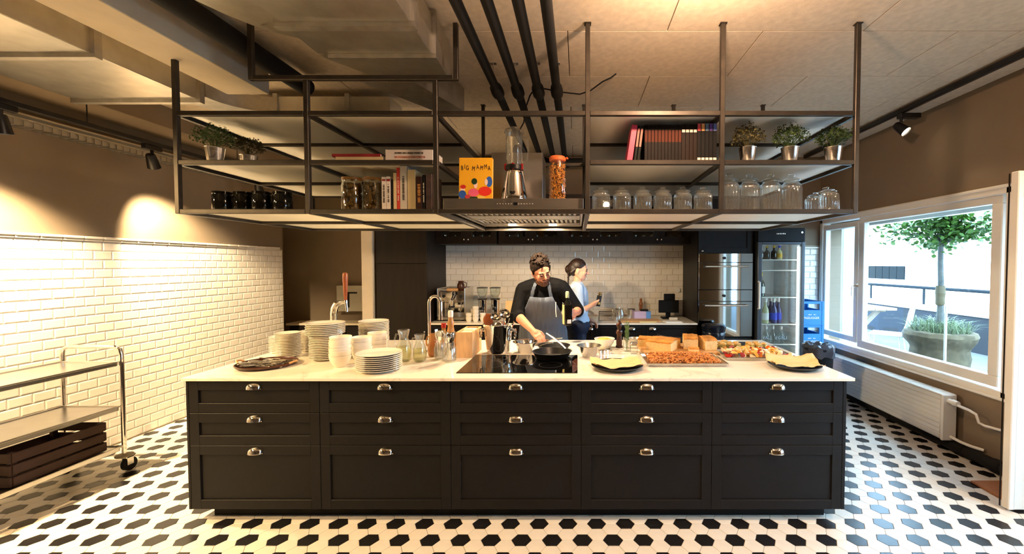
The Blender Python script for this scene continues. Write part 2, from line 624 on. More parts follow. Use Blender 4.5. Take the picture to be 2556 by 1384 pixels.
# niche on the left of the kitchen run
mb = MB()
mb.box(-4.7, -2.40, 6.55, 6.75, -.08, ZC+.03)
mb.box(-4.75, -4.6, 5.6, 6.75, -.08, ZC+.03)
mb.box(-4.6, XL-.2, 5.6, 5.78, -.08, ZC+.03)
wniche = struct(mb, 'wall_niche', mt['taupe'], 'shaded brown recess wall beside the pillar')
mb = MB().box(-2.515, -2.385, 4.86, 6.55, 0, ZC, .004)
struct(mb, 'wall_partition', mt['concrete'], 'pale partition end standing between recess and tall cabinet')
# front (dining side) wall, never in view
mb = MB().box(XL-.2, XR+.2, -3.2, -3.0, -.08, ZC+.03)
struct(mb, 'wall_front', mt['taupe'], 'taupe wall of the dining side')

# right wall with the window openings
W1 = (3.07, 5.585, .54, 2.20)
W2 = (.20, 2.30, .10, 2.20)
mb = MB()
mb.box(XR, XR+.28, -3, 5.8, 2.20, ZC+.03)
mb.box(XR, XR+.28, W1[0], W1[1], -.08, W1[2])
mb.box(XR, XR+.28, W2[1], W1[0], -.08, 2.20)
mb.box(XR, XR+.28, W1[1], 5.8, -.08, 2.20)
mb.box(XR, XR+.28, -3, W2[0], -.08, 2.20)
mb.box(XR, XR+.28, W2[0], W2[1], -.08, W2[2])
struct(mb, 'wall_right', mt['taupe'], 'taupe window wall above the radiator')

def window(name, y0, y1, z0, z1, panes, mats=None):
    w = MB()
    xs0, xs1 = XR-.012, XR+.10
    # casing
    w.box(xs0, xs1, y0, y1, z1-.075, z1, .006)
    w.box(xs0, xs1, y0, y1, z0, z0+.075, .006)
    w.box(xs0, xs1, y0, y0+.10, z0, z1, .006)
    w.box(xs0, xs1, y1-.06, y1, z0, z1, .006)
    # inner moulding step of the casing
    w.box(xs0-.008, xs0+.004, y0, y1, z1-.028, z1-.008, .003)
    w.box(xs0-.02, xs0+.004, y0, y1, z0+.01, z0+.03, .003)
    root = struct(w, name, mt['white_paint'])
    for (a, b, c, d, fr) in panes:
        f = MB()
        xa, xb = XR+.012, XR+.075
        f.box(xa, xb, a-fr, b+fr, d, d+fr, .006); f.box(xa, xb, a-fr, b+fr, c-fr, c, .006)
        f.box(xa, xb, a-fr, a, c, d, .006); f.box(xa, xb, b, b+fr, c, d, .006)
        so = f.build('sash', mt['white_paint'], root)
        p = MB().box(XR+.046, XR+.052, a-.01, b+.01, c-.01, d+.01)
        p.build('pane', mt['pane'], so, smooth=False)
    return root
w1 = window('window_1', *W1, [(3.30, 4.76, .715, 2.065, .085), (4.925, 5.49, .735, 2.035, .065)])
w1['label'] = 'white framed window of two panes above the radiator'
hd = MB().box(XR-.02, XR+.02, 4.845, 4.872, 1.32, 1.36, .004)
hd.tube([(XR-.02, 4.858, 1.34), (XR-.045, 4.858, 1.34), (XR-.05, 4.858, 1.30), (XR-.05, 4.858, 1.22)], .007, 8)
hd.build('window_handle', mt['chrome'], w1)
mb = MB().box(XR+.28, XR+.36, W1[0], W1[1], 2.06, 2.20)
mb.build('blind_box', mt['steel'], w1)
w2 = window('window_2', *W2, [(.40, 1.20, .2, 2.08, .07), (1.36, 2.15, .2, 2.08, .07)])
w2['label'] = 'white framed window of the dining side'

# ---- ceiling: boards with open joints
slab = MB().box(-4.8, XR+.3, -3.2, 6.8, ZC+.02, ZC+.16)
ceil = struct(slab, 'ceiling', mt['ceil_joint'], 'pale ceiling of pressed boards with open joints')
cm = {}
def board(x0, x1, y0, y1, m='ceiling'):
    k = (round(x1-x0, 3), round(y1-y0, 3), m)
    if k not in cm:
        hx, hy = k[0]/2-.0025, k[1]/2-.0025
        cm[k] = MB().box(-hx, hx, -hy, hy, -.011, .011, .0015).mesh('board', mt[m], smooth=False)
    inst(cm[k], 'board', ceil, ((x0+x1)/2, (y0+y1)/2, ZC+.011))
y = 2.60-.615*5
row = 1
while y < 6.6:
    off = -.06 if row % 2 == 0 else .55
    xs = [-4.7]
    k = -5
    while off+1.2*k < 2.72:
        if off+1.2*k > -4.6: xs.append(off+1.2*k)
        k += 1
    if 2.72-xs[-1] < .2: xs.pop()
    xs.append(2.72)
    for a, b in zip(xs, xs[1:]):
        board(a, b, y, y+.615)
    y += .615; row += 1
for a, b in ((2.72, XR),):
    for k in range(4):
        board(a, b, -3+2.4*k, -3+2.4*(k+1))

# ---- open white door leaf by the window wall, and the mat before it
dr = MB().box(2.80, XR-.005, 2.632, 2.675, .012, 2.175, .004)
d1 = struct(dr, 'door_1', mt['white_paint'], 'white door leaf standing open against the window wall')
MB().box(2.765, 2.802, 2.628, 2.679, .012, 2.178, .005).build('edge_strip', mt['white_paint'], d1)
MB().box(2.7605, 2.766, 2.680, 2.688, .012, 2.170, .001).build('seal', mt['black_wood'], d1)
hd = MB().tube([(2.86, 2.63, 1.05), (2.86, 2.585, 1.05), (2.98, 2.58, 1.05)], .009, 8)
hd.build('door_handle', mt['chrome'], d1)
mm = MB().box(2.862, 3.145, 2.70, 2.995, .0005, .016, .004)
tag(mm.build('door_mat', mt['coir']), 'brown coir mat on the tiles by the white door', 'mat')

# ---- skirting pipe and radiator
pp = MB()
pp.cyl((3.195, 2.3, .052), (3.195, 5.5, .052), .046, n=14)
for y in (2.86, 3.12, 3.42, 4.2, 5.0):
    pp.cyl((3.195, y-.035, .052), (3.195, y+.035, .052), .052, n=14)
tag(pp.build('heating_pipe', mt['rubber']), 'black foam wrapped pipe running along the floor under the radiator', 'pipe')

ra = thing('radiator', 'white panel radiator under the window', 'radiator', (3.13, 4.47, 0))
rb = MB().box(-.045, .07, -.97, .97, .105, .475, .008)
for k in range(9):
    z = .118+k*.0405
    rb.box(-.052, -.044, -.965, .965, z, z+.035, .003)
rb.build('panel', mt['white_paint'], ra)
gr = MB().box(-.047, .075, -.975, .975, .476, .492, .004)
for k in range(48):
    gr.box(-.03, .055, -.95+k*.04, -.95+k*.04+.022, .489, .495)
gr.build('top_grille', mt['white_paint'], ra)
MB().box(-.05, .07, -.99, -.966, .10, .49, .006).build('side_cover', mt['white_paint'], ra)
vl = MB().cyl((.0, -.99, .44), (.0, -1.03, .44), .02, n=12).cyl((0, -1.03, .44), (0, -1.075, .44), .026, .022, n=14)
vl.tube([(0, -1.05, .43), (.01, -1.16, .42), (.03, -1.2, .40), (.04, -1.215, .34), (.06, -1.24, .325), (.10, -1.33, .325)], .011, 10)
vl.build('valve', mt['white_paint'], ra)
MB().tube([(.02, -.99, .135), (.03, -1.08, .125), (.06, -1.13, .115), (.10, -1.2, .112)], .012, 10).build('return_pipe', mt['white_paint'], ra)
for y in (-.6, .6):
    MB().box(.06, .118, y-.02, y+.02, .15, .45, .003).build('bracket', mt['white_paint'], ra)

# ---- pipes under the ceiling
PXS = [(-.605, 'insulated pipe nearest the big duct'), (-.45, 'second insulated pipe from the big duct'),
       (-.295, 'third insulated pipe from the big duct'), (-.155, 'insulated pipe farthest from the big duct')]
for x, lab in PXS:
    t = thing('ceiling_pipe', 'black '+lab+', under the ceiling', 'pipe', (x, 0, 2.9))
    MB().cyl((0, .6, 0), (0, 5.38, 0), .031, n=14).build('pipe_run', mt['rubber'], t)
    MB().lathe([(.031, -.10), (.043, -.07), (.047, -.02), (.047, .04), (.036, .075), (.031, .10)], 14,
               M=Matrix.Rotation(R(-90), 4, 'X'), c=(0, 3.2, 0)).build('coupling', mt['rubber'], t)
    MB().lathe([(.031, -.06), (.045, -.04), (.045, .04), (.031, .06)], 14,
               M=Matrix.Rotation(R(-90), 4, 'X'), c=(0, 5.2, 0)).build('joint', mt['rubber'], t)
    MB().cyl((.01, 3.0, .03), (.01, 3.0, .12), .004, n=6).box(-.012, .032, 2.985, 3.015, .112, .12).build('hanger', mt['galv2'], t)
mb = MB().cyl((-1.35, 5.44, 2.91), (.35, 5.44, 2.91), .055, n=16)
for x, _ in PXS:
    mb.cyl((x-.05, 5.44, 2.91), (x+.05, 5.44, 2.91), .068, n=16)
tag(mb.build('collector_pipe', mt['rubber']), 'black insulated collector pipe across the wall that the ceiling pipes join', 'pipe')
mb = MB().tube([(-.40, 3.35, 2.86), (-.37, 3.30, 2.91), (-.33, 3.27, 2.95), (-.25, 3.26, 2.945), (-.12, 3.25, 2.915), (.02, 3.25, 2.90), (.10, 3.22, 2.915), (.19, 3.18, 2.965), (.25, 3.16, 2.985), (.29, 3.16, 3.015)], .0055, 8)
tag(mb.build('loose_cable', mt['black']), 'loose black cable slung between the ceiling pipes', 'cable')
mb = MB().tube([(-.40, 3.33, 2.85), (-.42, 3.3, 2.7), (-.43, 3.12, 2.58), (-.42, 3.05, 2.50), (-.42, 3.02, 2.435)], .005, 8)
tag(mb.build('power_cable', mt['black']), 'black cable hanging down behind the blender', 'cable')

# ---- left beam, ducts and trays
mb = MB().box(-2.50, -2.20, -3, 3.02, 2.805, ZC, .004)
struct(mb, 'trim_1', mt['concrete'], 'pale painted ceiling beam above the left shelves')
mb = MB().box(XL, -3.72, -3, 5.78, 2.83, ZC, .004)
struct(mb, 'trim_2', mt['taupe'], 'dark brown ceiling beam along the tiled wall')
mb = MB().cyl((-2.05, -1.0, 2.93), (-2.05, 3.2, 2.93), .062, n=18)  # black tube put where the gap by the beam lies in shadow
tag(mb.build('gap_shade_tube', mt['rubber']), 'thick black tube standing in for the shaded gap beside the pale beam', 'pipe')

def flange(mb, x0, x1, y, z0, z1, t=.02, o=.025):
    mb.box(x0-o, x1+o, y-t, y+t, z0-o, z0+.002)
    mb.box(x0-o, x1+o, y-t, y+t, z1-.002, z1+o)
    mb.box(x0-o, x0+.002, y-t, y+t, z0, z1)
    mb.box(x1-.002, x1+o, y-t, y+t, z0, z1)
    return mb
du = thing('ventilation_duct', 'wide galvanised duct between the pale beam and the tiled wall', 'duct', (-3.2, 0, 2.79))
ys = [-1.0, 1.2, 2.42, 3.08]
for a, b in zip(ys, ys[1:]):
    MB().box(-.45, .44, a+.003, b-.003, 0, .19, .004).build('duct_section', mt['galv'], du)
for y in ys[1:]:
    flange(MB(), -.45, .44, y, 0, .19).build('flange', mt['galv2'], du)
# flat duct that bends from the run towards the island
el = thing('elbow_duct', 'flat galvanised duct with a rounded elbow leading over the island', 'duct', (0, 0, 2.83))
def ribbon(pts, w, h, mb):
    n = len(pts)
    vs = []; fs = []
    for i, p in enumerate(pts):
        p = Vector(p); t = Vector(pts[min(i+1, n-1)])-Vector(pts[max(i-1, 0)]); t.normalize()
        sd = Vector((t.y, -t.x, 0))
        for (a, b) in ((-w/2, 0), (w/2, 0), (w/2, h), (-w/2, h)):
            vs.append(p+sd*a+Vector((0, 0, b)))
    for i in range(n-1):
        for k in range(4):
            fs.append((i*4+k, i*4+(k+1) % 4, i*4+4+(k+1) % 4, i*4+4+k))
    fs.append((3, 2, 1, 0)); fs.append(tuple((n-1)*4+k for k in range(4)))
    return mb.add(vs, fs)
bend = [(-2.45+.42*math.cos(PI-a), 3.135+.42*math.sin(a), 0) for a in [R(9*k) for k in range(11)]]
ribbon(bend, .24, .12, MB()).build('elbow', mt['galv2'], el)
ribbon([(-2.44, 3.54, 0), (-1.52, 3.54, 0)], .24, .12, MB()).build('duct_section', mt['galv'], el)
for x in (-2.44, -1.86):
    MB().box(x-.018, x+.018, 3.405, 3.675, -.02, .14).build('flange', mt['galv2'], el)
# the large duct over the island
dB = thing('main_duct', 'large galvanised supply duct hanging over the shelf frame', 'duct', (-1.13, 0, 2.765))
MB().box(-.32, .32, -.5, 2.06, 0, .22, .004).build('duct_section', mt['galv'], dB)
MB().box(-.32, .32, 2.09, 2.36, 0, .22, .004).build('duct_section', mt['galv'], dB)
flange(MB(), -.32, .32, 2.075, 0, .22, .022, .022).build('flange', mt['galv2'], dB)
flange(MB(), -.24, .32, 2.375, 0, .22, .012, .022).build('flange', mt['galv2'], dB)
vs = [(-.32, 2.39, 0), (.33, 2.39, 0), (.33, 2.39, .24), (-.32, 2.39, .24), (-.10, 2.78, 0.02), (.30, 2.78, .02), (.30, 2.78, .24), (-.10, 2.78, .24)]
bx = [(0, 3, 2, 1), (4, 5, 6, 7), (0, 1, 5, 4), (1, 2, 6, 5), (2, 3, 7, 6), (3, 0, 4, 7)]
MB().add(vs, bx).build('duct_section', mt['galv'], dB, smooth=False)
vs = [(-.30, 2.79, .03), (.05, 2.79, .03), (.05, 2.79, .24), (-.30, 2.79, .24), (-.02, 3.4, .06), (.22, 3.4, .06), (.22, 3.4, .24), (-.02, 3.4, .24)]
MB().add(vs, bx).build('transition', mt['galv2'], dB, smooth=False)
# quarter-round side elbow of the big duct
q = [(-.33, -.5, 0), (-.33, 2.36, 0)]
poly = [(0, -.4)]+[(-.42*math.cos(R(a)), 1.35+.95*math.sin(R(a))) for a in range(0, 91, 10)]
MB().prism([(x-.325, y) for x, y in poly], .05, .22).build('side_elbow', mt['galv'], dB)

# cable tray and lighting track on the left wall
ct = MB()
ct.box(XL+.002, XL+.012, .5, 5.6, 2.585, 2.70)
ct.box(XL+.012, XL+.11, .5, 5.6, 2.66, 2.665)
k = 0
y = 1.6
while y < 5.55:
    ct.box(XL+.012, XL+.10, y, y+.032, 2.585, 2.592)
    ct.box(XL+.096, XL+.103, y, y+.032, 2.585, 2.63)
    y += .055
ct.box(XL+.096, XL+.103, .5, 5.6, 2.625, 2.64)
tag(ct.build('cable_tray', mt['galv'], smooth=False), 'perforated metal cable tray along the top of the tiled wall', 'cable tray')
tr = MB().box(-3.74, -3.70, .8, 5.5, 2.63, 2.665, .003)
for y in (1.5, 3.2, 4.6):
    tr.cyl((-3.72, y, 2.66), (-3.72, y, 2.84), .004, n=6)
tag(tr.build('track_rail', mt['blackmetal']), 'black lighting track below the dark beam by the tiled wall', 'track')
tr = MB().box(2.93, 2.97, 1.2, 5.45, 2.965, 3.005, .003)
tr.box(2.937, 2.963, 1.2, 5.45, 2.962, 2.966)
tr.cyl((2.95, 3.86, 3.0), (2.95, 3.86, 3.02), .004, n=6)
tag(tr.build('track_rail', mt['blackmetal']), 'black lighting track on the ceiling along the window wall', 'track')

mt['lampface'] = lampmat('lit lamp face', (1.0, .80, .52), 18)
mt['lampoff'] = M('lamp reflector', (.5, .48, .45), .3, 1.0)
def spot_lamp(loc, aim, label, on, long=False, group=None):
    """track spotlight: adapter, stem, swivelling head"""
    t = thing('track_spotlight', label, 'spotlight', loc, 0, group)
    a = MB()
    if long: a.box(-.022, .16, -.03, .03, -.045, -.002, .003)
    else: a.box(-.02, .02, -.075, .075, -.04, -.002, .003)
    a.build('adapter', mt['blackmetal'], t)
    MB().cyl((0, 0, -.03), (0, 0, -.085), .012, n=10).build('stem', mt['blackmetal'], t)
    d = (Vector(aim)-Vector(loc)-Vector((0, 0, -.13))).normalized()
    q = Vector((0, 0, -1)).rotation_difference(d).to_matrix().to_4x4()
    c = Vector((0, 0, -.135))
    mb = MB().lathe([(.0, .065), (.028, .063), (.034, .052), (.040, .0), (.046, -.058), (.046, -.06), (.043, -.06), (.04, -.045), (0, -.045)], 20, M=q, c=c)
    mb.build('lamp_head', mt['blackmetal'], t)
    MB().lathe([(0, -.0462), (.0405, -.0462), (.0405, -.0475), (0, -.0475)], 20, M=q, c=c).build('lens', mt['lampface'] if on else mt['lampoff'], t)
    return t, Vector(loc)+c+d*.075
for y, on, lab in ((2.72, True, 'black track spotlight lit, over the near tiles and trolley'),
                   (3.68, True, 'black track spotlight turned to the tiled wall beyond the trolley'),
                   (4.90, False, 'black track spotlight unlit, by the dark recess')):
    aim = (XL, y+.72, 1.38) if y > 3 else (-3.80, y+.30, .5)
    t, p = spot_lamp((-3.72, y, 2.63), aim, lab, on)
    if on:
        lamp_light('spot_light', 'SPOT', p, 560 if y > 3 else 620, (1.0, .76, .45), aim=aim, size=.03, spot=74 if y > 3 else 105, blend=.8)
t, p = spot_lamp((2.95, 3.84, 2.965), (3.25, 3.3, 2.2), 'black track spotlight by the window wall', True, long=True)
lamp_light('spot_light', 'SPOT', p, 12, WARM2, aim=(3.0, 2.2, .6), size=.03, spot=60, blend=.6)
# ================================================================== hanging shelf frame
PX = [-2.395, -1.615, -.846, .062, .865, 1.667]
YF, YM, YK = 2.52, 3.16, 3.79
LV = [1.908, 2.200, 2.490]
TH = .014
sf = thing('hanging_shelf', 'raw steel tube shelf frame hung from the ceiling above the island', 'shelf', (0, 0, 0))
def rail(p0, p1, name='rail'):
    x0, y0, z0 = p0; x1, y1, z1 = p1
    MB().box(min(x0, x1)-(TH if x0 == x1 else 0), max(x0, x1)+(TH if x0 == x1 else 0),
             min(y0, y1)-(TH if y0 == y1 else 0), max(y0, y1)+(TH if y0 == y1 else 0),
             min(z0, z1)-(TH if z0 == z1 else 0), max(z0, z1)+(TH if z0 == z1 else 0), .003).build(name, mt['rawsteel'], sf)
BAR = 2.70
for i, x in enumerate(PX):
    for y in (YF, YK):
        top = ZC
        if y == YF and i in (1, 2): top = BAR-TH
        rail((x, y, LV[0]-TH), (x, y, top), 'post')
        if top == ZC:
            MB().box(x-.02, x+.02, y-.02, y+.02, ZC-.005, ZC, .001).build('ceiling_plate', mt['rawsteel'], sf)
for x in (-1.94, -.722):
    rail((x, YF, BAR-TH), (x, YF, ZC), 'bracket_post')
rail((-1.94+TH, YF, BAR), (-.722-TH, YF, BAR), 'bracket_bar')
for b in range(5):
    xa, xb = PX[b]+TH, PX[b+1]-TH
    for li, z in enumerate(LV):
        for y in (YF, YM, YK):
            if b == 2 and (li == 1 or (y == YM)): continue
            rail((xa, y, z), (xb, y, z))
for i, x in enumerate(PX):
    for z in LV:
        rail((x, YF+TH, z), (x, YM-TH, z), 'cross_rail')
        rail((x, YM-TH, z), (x, YK-TH, z), 'cross_rail')
# ribbed metal shelf sheets: the fine ribs run front to back and spread the gloss sideways
def ribbed():
    m = bpy.data.materials.new('ribbed shelf sheet'); m.use_nodes = True
    nt = m.node_tree; N = nt.nodes; L = nt.links
    N.remove(N['Principled BSDF'])
    tc = N.new('ShaderNodeTexCoord')
    w = N.new('ShaderNodeTexWave'); w.inputs['Scale'].default_value = 40; w.bands_direction = 'X'
    w.inputs['Distortion'].default_value = 0
    L.new(tc.outputs['Object'], w.inputs['Vector'])
    bp = N.new('ShaderNodeBump'); bp.inputs['Strength'].default_value = .12; bp.inputs['Distance'].default_value = .002
    L.new(w.outputs['Fac'], bp.inputs['Height'])
    nz = N.new('ShaderNodeTexNoise'); nz.inputs['Scale'].default_value = 4
    L.new(tc.outputs['Object'], nz.inputs['Vector'])
    rp = N.new('ShaderNodeValToRGB')
    rp.color_ramp.elements[0].color = (.76, .75, .70, 1); rp.color_ramp.elements[1].color = (.88, .87, .82, 1)
    L.new(nz.outputs['Fac'], rp.inputs['Fac'])
    gl = N.new('ShaderNodeBsdfAnisotropic')
    gl.inputs['Roughness'].default_value = .34; gl.inputs['Anisotropy'].default_value = .85
    cv = N.new('ShaderNodeCombineXYZ'); cv.inputs[0].default_value = 1.0
    L.new(cv.outputs[0], gl.inputs['Tangent'])
    L.new(rp.outputs['Color'], gl.inputs['Color']); L.new(bp.outputs['Normal'], gl.inputs['Normal'])
    di = N.new('ShaderNodeBsdfDiffuse'); L.new(rp.outputs['Color'], di.inputs['Color'])
    m2 = N.new('ShaderNodeMixShader'); m2.inputs['Fac'].default_value = .9
    L.new(di.outputs[0], m2.inputs[1]); L.new(gl.outputs[0], m2.inputs[2])
    L.new(m2.outputs[0], N['Material Output'].inputs['Surface'])
    return m
mt['ribbed'] = ribbed()
for b in (0, 1, 3, 4):
    for z in LV:
        for (ya, yb) in ((YF+TH, YM), (YM, YK-TH)):
            MB().box(PX[b]+TH+.001, PX[b+1]-TH-.001, ya+.001, yb-.001, z+.006, z+.011).build('shelf_sheet', mt['ribbed'], sf, smooth=False)
SH = [z+.015 for z in LV]         # standing height on each level

# ================================================================== cooker hood
HZ = 1.926
mt['hoodsteel'] = M('brushed hood steel', (.50, .48, .45), .33, 1.0, var=.06, scale=10, stretch=(1, 1, 12))
hd = thing('cooker_hood', 'stainless steel island hood held in the middle bay of the shelf frame', 'cooker hood', (-.392, 0, HZ))
hb = MB()
hb.box(-.43, .43, YF+.061, 3.70, .035, .067, .003)
hb.box(-.43, .43, YF+.045, YF+.06, .002, .068, .002)
hb.box(-.43, -.415, YF+.061, 3.70, .002, .034, .002).box(.415, .43, YF+.061, 3.70, .002, .034, .002)
hb.box(-.43, .43, 3.701, 3.72, .002, .068, .002)
hb.build('canopy', mt['hoodsteel'], hd)
for k, (ya, yb) in enumerate(((2.62, 2.96), (3.22, 3.50))):
    f = MB()
    n = 22
    for j in range(n):
        x = -.40+j*.8/n
        f.box(x, x+.8/n*.62, ya, yb, .010, .024, .004)
    f.box(-.405, .405, ya-.012, ya, .006, .03).box(-.405, .405, yb, yb+.012, .006, .03)
    f.build('baffle_filter', mt['steel'], hd)
MB().box(-.41, .41, 2.975, 3.205, .008, .03, .003).build('centre_panel', mt['steel'], hd)
MB().box(-.41, .41, 3.515, 3.695, .008, .03, .003).build('lamp_panel', mt['steel'], hd)
for x in (-.17, .18):
    l = MB().cyl((x, 3.62, .0), (x, 3.62, .009), .034, n=20).build('lamp', mt['lampface'], hd)
    lamp_light('hood_light', 'SPOT', (-.392+x, 3.62, HZ-.004), 70, WARM2, aim=(-.392+x, 3.62, 0), size=.01, spot=177, blend=.1)
MB().box(-.0, .026, YF+.0438, YF+.0452, .026, .044).build('display', mt['black'], hd)
bt = MB()
for x in [-.1+.017*k for k in range(6)]+[.03+.017*k for k in range(6)]:
    bt.cyl((x+.003, YF+.0445, .035), (x+.003, YF+.0435, .035), .0028, n=6)
bt.build('buttons', mt['white_paint'], hd)
ch = MB().box(-.195, .155, 2.88, 3.16, .068, .43, .003)
ch.build('chimney', mt['hoodsteel'], hd)
MB().box(-.06, .02, 2.92, 3.1, .43, .5, .02).build('motor_cover', mt['blackmetal'], hd)

# ================================================================== island
IX0 = -2.3757
def cup_pull(w=.086, h=.036, d=.026):
    mb = MB(); n = 12; m = 6
    vs = []; fs = []
    for i in range(m+1):
        v = PI/2*i/m
        for k in range(n+1):
            u = PI*k/n
            s = math.sin(u)
            vs.append((-w/2*math.cos(u), -d*(s**.7)*math.sin(v)-.001, h*(s**.45)*math.cos(v)-h*.05))
    for i in range(m):
        for k in range(n):
            a = i*(n+1)+k
            fs.append((a, a+n+1, a+n+2, a+1))
    mb.add(vs, fs)
    mb.box(-w/2-.003, w/2+.003, -.003, 0, -.004, .001)
    return mb
cup_me = cup_pull().mesh('handle', mt['chrome'])

def shaker(w, h, t=.020, fr=.058, rec=.010):
    mb = MB()
    mb.box(-w/2, w/2, -t+rec, 0, 0, h)
    mb.box(-w/2, -w/2+fr, -t, -.001, 0, h, .0012)
    mb.box(w/2-fr, w/2, -t, -.001, 0, h, .0012)
    mb.box(-w/2+fr, w/2-fr, -t, -.001, 0, fr, .0012)
    mb.box(-w/2+fr, w/2-fr, -t, -.001, h-fr, h, .0012)
    return mb
dr_me = {h: shaker(.797, h-.003).mesh('drawer', mt['charcoal']) for h in (.2, .4)}
labs = ['charcoal three drawer cabinet at the island end by the tiled wall', 'charcoal three drawer cabinet second from the tiled wall end of the island',
        'charcoal three drawer cabinet in the middle of the island, under the cooktop', 'charcoal three drawer cabinet second from the window end of the island',
        'charcoal three drawer cabinet at the island end by the radiator']
for i in range(5):
    c = thing('drawer_cabinet', labs[i], 'cabinet', (IX0+.4+.8*i, 2.545, .08), 0, 'island drawer cabinets')
    MB().box(-.3995, .3995, .001, 1.19, 0, .80).build('body', mt['charcoal'], c, smooth=False)
    for (z, h) in ((.6015, .2), (.4015, .2), (.0015, .4)):
        d = inst(dr_me[h], 'drawer', c, (0, 0, z))
        inst(cup_me, 'handle', d, (0, -.020, h-.050))
mb = MB().box(IX0-.0155, IX0-.0005, 2.525, 3.735, .08, .88, .001)
tag(mb.build('end_panel', mt['charcoal']), 'plain charcoal end panel of the island facing the tiled wall', 'panel')
mb = MB().box(IX0+4.0005, IX0+4.0205, 2.525, 3.735, .08, .88, .001)
tag(mb.build('end_panel', mt['charcoal']), 'plain charcoal end panel of the island facing the radiator', 'panel')
mb = MB().box(IX0+.075, IX0+3.94, 2.60, 3.66, 0, .08)
tag(mb.build('plinth', mt['black']), 'black recessed plinth under the island cabinets', 'plinth')

def marble():
    m = M('white quartz worktop', srgb(232, 226, 214), .16, var=.02, scale=2)
    nt = m.node_tree; N = nt.nodes; L = nt.links
    p = N['Principled BSDF']
    tc = [n for n in N if n.type == 'TEX_COORD'][0]
    n1 = N.new('ShaderNodeTexNoise'); n1.inputs['Scale'].default_value = 1.3; n1.inputs['Detail'].default_value = 5
    n1.inputs['Distortion'].default_value = 1.2
    L.new(tc.outputs['Object'], n1.inputs['Vector'])
    r = N.new('ShaderNodeValToRGB')
    e = r.color_ramp.elements
    e[0].position = .485; e[0].color = (*srgb(234, 228, 216), 1)
    e[1].position = .515; e[1].color = (*srgb(234, 228, 216), 1)
    k = r.color_ramp.elements.new(.50); k.color = (*srgb(218, 210, 197), 1)
    L.new(n1.outputs['Fac'], r.inputs['Fac'])
    L.new(r.outputs['Color'], p.inputs['Base Color'])
    return m
mt['quartz'] = marble()
CT = .90
mb = MB().box(-2.405, 1.685, 2.508, 3.79, .8805, CT, .002)
tag(mb.build('island_worktop', mt['quartz']), 'white quartz worktop lying over the whole island', 'worktop')

# cooktop
ck = thing('cooktop', 'black glass induction cooktop set in the island worktop', 'cooktop', (-.383, 2.885, CT))
MB().box(-.385, .385, -.265, .255, -.008, .005, .0015).build('glass_plate', mt['blackglass'], ck)
mk = MB()
for (x, y, r) in ((-.22, -.05, .10), (.2, -.06, .08), (-.2, .14, .075), (.2, .14, .1)):
    vs = []; fs = []
    for k in range(32):
        a = 2*PI*k/32
        for rr in (r, r-.002): vs.append((x+rr*math.cos(a), y+rr*math.sin(a), .0054))
    for k in range(32):
        j = (k+1) % 32
        fs.append((2*k, 2*j, 2*j+1, 2*k+1))
    mk.add(vs, fs)
mk.build('zone_marks', M('printed grey mark', srgb(70, 70, 70), .3), ck, smooth=False)

# ================================================================== back run
BX0, BX1 = -1.757, 1.412
mb = MB().box(BX0+.001, BX1-.001, 4.87, YB-.012, .8805, CT, .002)
tag(mb.build('back_worktop', mt['quartz']), 'pale worktop along the tiled back wall', 'worktop')
bl = ['dark base cabinet next to the tall black cabinet', 'dark base cabinet under the espresso machine', 'dark base cabinet under the coffee grinders',
      'dark base cabinet behind the two cooks', 'dark base cabinet behind the pepper mill', 'dark base cabinet next to the oven tower']
xs = [BX0, -1.59, -.99, -.39, .21, .81, BX1]
hx = [None, -1.05, -.45, .146, .64, .885]
for i in range(6):
    w = xs[i+1]-xs[i]
    c = thing('base_cabinet', bl[i], 'cabinet', ((xs[i]+xs[i+1])/2, 4.912, .0), 0, 'base cabinets along the back wall')
    MB().box(-w/2+.001, w/2-.001, 0.001, .66, .08, .88).box(-w/2+.001, w/2-.001, .06, .6, 0, .08).build('body', mt['charcoal'], c, smooth=False)
    d = shaker(w-.004, .60, fr=min(.055, w*.3)).build('door', mt['charcoal'], c, loc=(0, 0, .085))
    d2 = shaker(w-.004, .19, fr=min(.045, w*.3)).build('drawer', mt['charcoal'], c, loc=(0, 0, .688))
    if hx[i] is not None:
        inst(cup_me, 'handle', d2, (hx[i]-(xs[i]+xs[i+1])/2, -.02, .135))

# tall larder, left
tc_ = thing('tall_cabinet', 'tall black brown cabinet beside the pale partition', 'cabinet', (-2.057, 4.90, 0))
MB().box(-.298, .298, .001, .69, .0, 2.46).build('body', mt['black_wood'], tc_, smooth=False)
for z0, z1 in ((.08, 1.60), (1.604, 2.455)):
    MB().box(-.297, .297, -.02, 0, z0, z1, .002).build('door', mt['black_wood'], tc_)
kn = MB()
for z in (.60, .80):
    kn.ball((.27, -.04, z), .012, 10, 7).cyl((.27, -.02, z), (.27, -.04, z), .005, n=8)
kn.build('knob', mt['chrome'], tc_)

